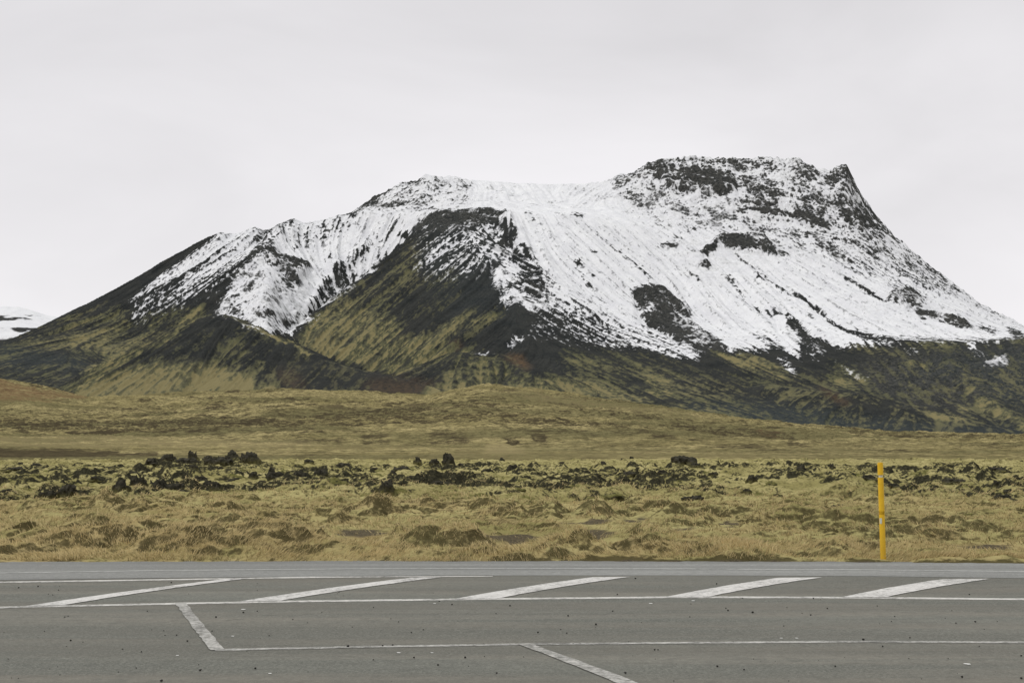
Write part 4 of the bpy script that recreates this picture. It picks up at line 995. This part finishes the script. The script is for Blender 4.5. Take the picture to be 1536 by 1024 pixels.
big_list = """225,700,42,16 258,694,32,20 290,691,18,22 275,698,44,14 312,693,16,15 330,698,44,17 352,696,30,26 376,697,34,26 180,741,30,28 200,734,32,26 215,728,26,22 232,727,24,20
243,737,26,22 262,737,30,15 276,739,26,13 255,731,22,13 200,709,26,11 325,735,24,17 313,733,28,13 316,721,20,11 283,723,19,9 303,715,26,11 103,745,29,22 72,745,25,15 155,739,15,13
134,734,13,9 10,739,32,9 30,699,17,9 50,698,24,11 20,707,34,9 115,706,20,11 95,706,18,9 290,704,15,11 301,705,10,13 330,704,13,11 350,716,36,11 380,713,24,13 390,723,24,11
409,713,20,24 418,723,36,19 450,721,22,17 480,719,24,21 463,727,30,11 440,731,24,11 505,733,42,21m 530,721,15,11 553,733,36,17m 578,741,30,27 575,723,19,11 616,715,15,11 640,718,26,17
592,708,19,13 605,704,30,11 627,694,15,14 672,699,28,25 655,698,20,13 695,698,26,9 512,698,30,13 463,694,15,7 660,734,28,17 690,731,28,15 705,729,22,13 730,721,28,13 693,713,13,13
735,703,24,9 752,691,11,9 772,702,24,15 715,709,20,7 725,743,44,15m 545,759,40,9m 485,769,38,11m 800,697,24,15 842,694,19,7 902,694,13,10 948,687,9,7 933,689,7,6 1025,697,38,16
1044,698,16,9 833,707,15,9 855,709,22,11 882,715,20,17 853,719,19,9 790,717,32,9 942,718,32,14 995,712,17,11 1013,714,19,13 1070,709,15,8 908,731,32,11m 853,746,22,12 814,747,24,9m
910,750,54,13m 945,750,22,8 1012,733,15,7 1042,729,26,10m 1022,743,15,9 1040,746,32,11 1113,704,13,9 1127,718,19,18 1150,706,11,9 1158,725,22,11m 1118,738,20,7 1068,739,17,7 1136,691,11,5
915,769,30,7m 1168,710,17,11 1197,711,33,17 1233,709,19,10 1248,703,10,12 1220,709,11,7 1276,696,17,5 1262,723,19,11 1305,720,24,10 1166,743,20,7m 1256,742,25,8 1214,753,28,7m
1262,760,28,7 1295,762,28,9 1342,766,18,6m 1376,699,15,5 1402,705,21,9 1448,705,19,8 1490,711,36,13 1430,719,34,11 1392,737,32,18 1420,732,28,8 1380,720,15,6 1494,729,15,13 1516,733,20,11
1534,731,15,11 1508,752,36,13 1450,775,20,7m 1467,734,13,5 1534,746,15,7 40,722,20,6m 70,715,22,6 140,716,24,7 160,700,18,6 350,728,20,7 365,740,24,6m 760,728,26,10 775,738,30,9m 880,728,20,7
960,700,20,6 985,723,20,7 1090,722,20,6 1080,730,22,7m 1330,703,12,6 1342,728,22,7 1360,730,20,6m 1470,716,20,6 1225,735,20,6m 1310,740,22,6m 870,698,16,5 560,700,22,6 540,712,20,7 465,708,20,7 440,703,18,6"""
used_named = set()
cnt = 0


def put_rock(px, pyb, w, h, mossy, named_ok=True):
    global cnt
    X, Y = ground_pt(px, pyb)
    for _ in range(3):
        z = float(h_field(np.array([X]), np.array([Y]))[0]) - 0.06
        X = ae(px, pyb)[0] * Y
    sc = Y / F
    W, Hh = w * sc * 1.12, h * sc * (0.68 if w < 20 else 0.80)
    pool = MOSSY if mossy else ROCKS
    me = pool[cnt % len(pool)]
    nm = 'mossy_rock' if mossy else 'lava_rock'
    o = link(nm, me)
    # keep the photographed base row: sit on the ground, or push back to where the ground hides its foot
    e = float(ae(px, pyb)[1]); zt = HC + e * Y + Hh
    zb_ = min(z, zt - 0.55 * Hh)
    dp = random.uniform(0.6, 1.0)
    o.location = (X, Y, zb_ - 0.1 * Hh)
    o.scale = (W, W * dp, min(1.25 * Hh, max(0.6 * Hh, zt - zb_ + 0.1 * Hh)))
    o.location.z = min(zt - o.scale[2], z + 0.04)    # never off the ground
    o.rotation_euler = (0, 0, random.uniform(-0.5, 0.5) + (math.pi if random.random() < 0.5 else 0))
    cnt += 1
    key = (px, pyb)
    if named_ok and key in named and key not in used_named:
        used_named.add(key); lab = named[key]
    else:
        lab = 'low moss covered lava lump half sunk in the field' if mossy else ('small dark lava stone poking out of the moss' if w < 18 else 'dark rough lava rock half sunk in the moss')
    grp = None if key in used_named and lab == named.get(key) else ('mossy lava lumps in the field' if mossy else ('small lava stones in the moss' if w < 18 else G1))
    tag(o, lab, 'rock', grp)
    return o


for tok in big_list.split():
    m = tok.endswith('m'); a = [float(v) for v in tok.rstrip('m').split(',')]
    put_rock(int(a[0]), int(a[1]), a[2], a[3], m)
for k in range(110):
    yb_ = random.uniform(692, 745); put_rock(random.randint(-60, 1600), yb_, random.uniform(4, 12), random.uniform(2, 4.5), random.random() < 0.15, False)

# ------------------------------------------------------------------ yellow snow pole
def prism(name, prof, z0, z1, mat, parent, bev=0.0):
    n = len(prof)
    V = [(x, y, z0) for x, y in prof] + [(x, y, z1) for x, y in prof]
    me = bpy.data.meshes.new(name)
    me.from_pydata(V, [], [tuple(range(n))[::-1], tuple(range(n, 2 * n))] + [(i, (i + 1) % n, n + (i + 1) % n, n + i) for i in range(n)])
    me.update()
    return link(name, me, mat, parent)


X, Y = ground_pt(1325, 841)
sc = Y / F
post = bpy.data.objects.new('marker_post', None); col.objects.link(post); post.location = (X, Y, -0.04); post.rotation_euler = (0.01, -0.018, 0.12)
tag(post, 'tall slim yellow roadside marker post with pale reflective bands', 'marker post')
M_yel = mat_post(); M_ref = mat_simple('pale_reflector', (0.40, 0.42, 0.36), (0.58, 0.58, 0.50), 30, 0.3, 0.5)
hw = 4.3 * sc


def prof(w, d):
    return [(w * math.cos(t) * (1 if abs(math.cos(t)) < 0.99 else 1), d * math.sin(t)) for t in np.linspace(0, 2 * math.pi, 17)[:-1]]


Ht = 146 * sc + 0.04
z1, z2, z3, z4, z5 = Ht * (1 - 18.0 / 146), Ht * (1 - 21.5 / 146), Ht * (1 - 70 / 146.), Ht * (1 - 75 / 146.), Ht
prism('pole', prof(hw, hw * 0.75), -0.1, z3, M_yel, post)
prism('reflector', prof(hw * 0.86, hw * 0.62), z3, z4, M_ref, post)
prism('pole', prof(hw, hw * 0.75), z4, z2, M_yel, post)
prism('reflector', prof(hw * 0.70, hw * 0.55), z2, z1, M_ref, post)
prism('cap', prof(hw * 1.0, hw * 0.76), z1, z5 - 0.012, M_yel, post)
prism('cap_rim', prof(hw * 0.86, hw * 0.66), z5 - 0.012, z5, M_yel, post)
bx = prism('reflector', [(-hw * 0.98, -hw * 0.30), (-hw * 0.5, -hw * 0.80), (-hw * 0.35, -hw * 0.84), (-hw * 0.35, -hw * 0.5)], Ht * (1 - 88 / 146.), Ht * (1 - 80 / 146.), M_ref, post)

# ------------------------------------------------------------------ loose stones on the asphalt
M_peb = mat_simple('dark_basalt', (0.018, 0.017, 0.016), (0.040, 0.037, 0.034), 3, 0.9, 0.1); M_wht = mat_simple('pale_chip', (0.55, 0.54, 0.52), (0.72, 0.71, 0.69), 3, 0.9, 0.1)


def peb_mesh(name, mat, flat):
    import bmesh
    bm = bmesh.new(); bmesh.ops.create_icosphere(bm, subdivisions=2, radius=0.5); o_ = Vector((random.random() * 50, 3, 1))
    for v in bm.verts:
        d = v.co.normalized(); v.co = d * (0.5 + 0.22 * mnoise.noise(d * 1.7 + o_)); v.co.z = v.co.z * flat + flat * 0.4
    me = bpy.data.meshes.new(name); bm.to_mesh(me); bm.free(); me.materials.append(mat)
    return me


PEB = [peb_mesh('pebble', M_peb, 0.8) for _ in range(4)]; CHP = [peb_mesh('paint_chip', M_wht, 0.25) for _ in range(2)]
spots = [(28, 882, 3), (57, 880, 2.5), (257, 874, 2.5), (106, 961, 3), (97, 926, 2.5), (221, 917, 2), (324, 926, 3), (365, 919, 3), (386, 917, 2.5), (242, 1022, 4.5), (300, 1006, 3.5), (383, 1003, 3.5), (184, 974, 2.5), (212, 978, 2.5), (265, 953, 2.5), (281, 962, 3), (318, 947, 2.5),
         (522, 970, 4), (574, 969, 3), (589, 968, 3), (621, 987, 3.5), (698, 987, 4), (657, 998, 3.5), (678, 907, 2.5), (765, 909, 3), (852, 924, 3), (894, 937, 3.5), (807, 949, 3), (635, 945, 2.5), (617, 949, 2.5), (598, 933, 2), (926, 892, 2.5), (953, 868, 3), (919, 917, 2.5), (982, 975, 3), (987, 975, 2.5), (938, 1010, 4),
         (1075, 876, 2.5), (1092, 916, 3), (1129, 919, 3.5), (1216, 923, 3), (1241, 913, 2.5), (1220, 898, 2.5), (1295, 960, 4), (1324, 970, 3), (1443, 1016, 4), (1463, 933, 3), (1076, 1000, 3.5), (1116, 1005, 3), (1253, 1000, 3), (1454, 892, 2.5), (1532, 1018, 4), (1434, 935, 2.5), (1365, 957, 2.5), (1532, 984, 3), (745, 1010, 3), (560, 990, 2.5), (850, 950, 2.5)]
for _ in range(110):
    spots.append((random.uniform(-40, 1580), 872 + 165 * random.random() ** 0.8, random.uniform(1.1, 2.2)))
for i, (x, y, s) in enumerate(spots):
    X, Y = ground_pt(x, y); o = link('pebble', PEB[i % 4]); d = s * Y / F * 0.9
    o.location = (X, Y, 0.003); o.scale = (d * 1.15, d, d); o.rotation_euler = (0, 0, random.random() * 6)
    tag(o, 'small dark pebble lying loose on the grey asphalt', 'pebble', 'loose pebbles on the asphalt')
for i, (x, y, s) in enumerate(((365, 914, 6), (1451, 996, 8), (1040, 901, 5), (598, 979, 5), (648, 979, 4), (266, 983, 4), (1172, 957, 4), (1195, 957, 4), (405, 1010, 5), (349, 954, 4), (652, 905, 4), (976, 905, 5))):
    X, Y = ground_pt(x, y); o = link('paint_chip', CHP[i % 2]); d = s * Y / F
    o.location = (X, Y, 0.003); o.scale = (d, d * 1.4, d * 0.5); o.rotation_euler = (0, 0, random.random())
    tag(o, 'small white chip lying on the grey asphalt', 'chip', 'white chips on the asphalt')

# ------------------------------------------------------------------ camera, light, sky
cam = bpy.data.cameras.new('camera'); cam.lens = 50; cam.sensor_width = 36; cam.clip_end = 60000; cam.clip_start = 0.1
co = bpy.data.objects.new('camera', cam); col.objects.link(co)
co.location = (0, 0, HC); co.rotation_euler = (math.pi / 2 + PT, 0, 0); scene.camera = co

SE, SR = math.radians(46), math.radians(-55)
sun = bpy.data.lights.new('sun', 'SUN'); sun.energy = 1.25; sun.angle = math.radians(14); sun.color = (1.0, 0.97, 0.93)
so = bpy.data.objects.new('sun', sun); col.objects.link(so)
so.rotation_euler = Vector((math.cos(SE) * math.sin(SR), -math.cos(SE) * math.cos(SR) * 0.6, math.sin(SE))).to_track_quat('Z', 'Y').to_euler()

w = bpy.data.worlds.new('World'); scene.world = w; w.use_nodes = True
nt = w.node_tree; nt.nodes.clear()
N = nt.nodes.new
out = N('ShaderNodeOutputWorld'); bg = N('ShaderNodeBackground'); bg.inputs[1].default_value = 0.10
sky = N('ShaderNodeTexSky'); sky.sky_type = 'NISHITA'; sky.sun_disc = False; sky.sun_elevation = SE; sky.sun_rotation = SR
tc = N('ShaderNodeTexCoord'); sep = N('ShaderNodeSeparateXYZ'); nt.links.new(tc.outputs['Generated'], sep.inputs[0])
cr = N('ShaderNodeValToRGB'); nt.links.new(sep.outputs[2], cr.inputs[0])
els = cr.color_ramp.elements
stops = [(0.0, 0.91), (0.08, 0.90), (0.18, 0.86), (0.30, 0.77), (0.48, 0.86), (1.0, 1.26)]
els[0].position = 0; els[1].position = 1
for p_, v in stops[1:-1]: els.new(p_)
for e_, (p_, v) in zip(sorted(els, key=lambda q: q.position), stops):
    k = v / 1.3
    tq = min(1.0, max(0.0, (p_ - 0.30) / 0.18))
    e_.color = (k * (1.0 - 0.012 * tq), k * (0.978 + 0.022 * tq), k * (1.0 - 0.02 * tq), 1)
mp = N('ShaderNodeMapping'); mp.inputs['Scale'].default_value = (1.0, 1.0, 2.6); nt.links.new(tc.outputs['Generated'], mp.inputs[0])
nz = N('ShaderNodeTexNoise'); nz.inputs['Scale'].default_value = 3.2; nz.inputs['Detail'].default_value = 5; nz.inputs['Roughness'].default_value = 0.5; nz.inputs['Distortion'].default_value = 0.4
nt.links.new(mp.outputs[0], nz.inputs[0])
mr = N('ShaderNodeMapRange'); mr.inputs[1].default_value = 0.3; mr.inputs[2].default_value = 0.7; mr.inputs[3].default_value = 13.0 * 0.90; mr.inputs[4].default_value = 13.0 * 1.06
nt.links.new(nz.outputs[0], mr.inputs[0])
vm = N('ShaderNodeVectorMath'); vm.operation = 'SCALE'; nt.links.new(cr.outputs[0], vm.inputs[0]); nt.links.new(mr.outputs[0], vm.inputs['Scale'])
mx = N('ShaderNodeMix'); mx.data_type = 'RGBA'; mx.inputs[0].default_value = 0.97
nt.links.new(sky.outputs[0], mx.inputs[6]); nt.links.new(vm.outputs[0], mx.inputs[7])
nt.links.new(mx.outputs[2], bg.inputs[0]); nt.links.new(bg.outputs[0], out.inputs[0])

vs = scene.view_settings
vs.view_transform = 'Standard'; vs.look = 'None'; vs.exposure = 0.0; vs.gamma = 1.0; vs.use_curve_mapping = False
scene.render.engine = 'CYCLES'
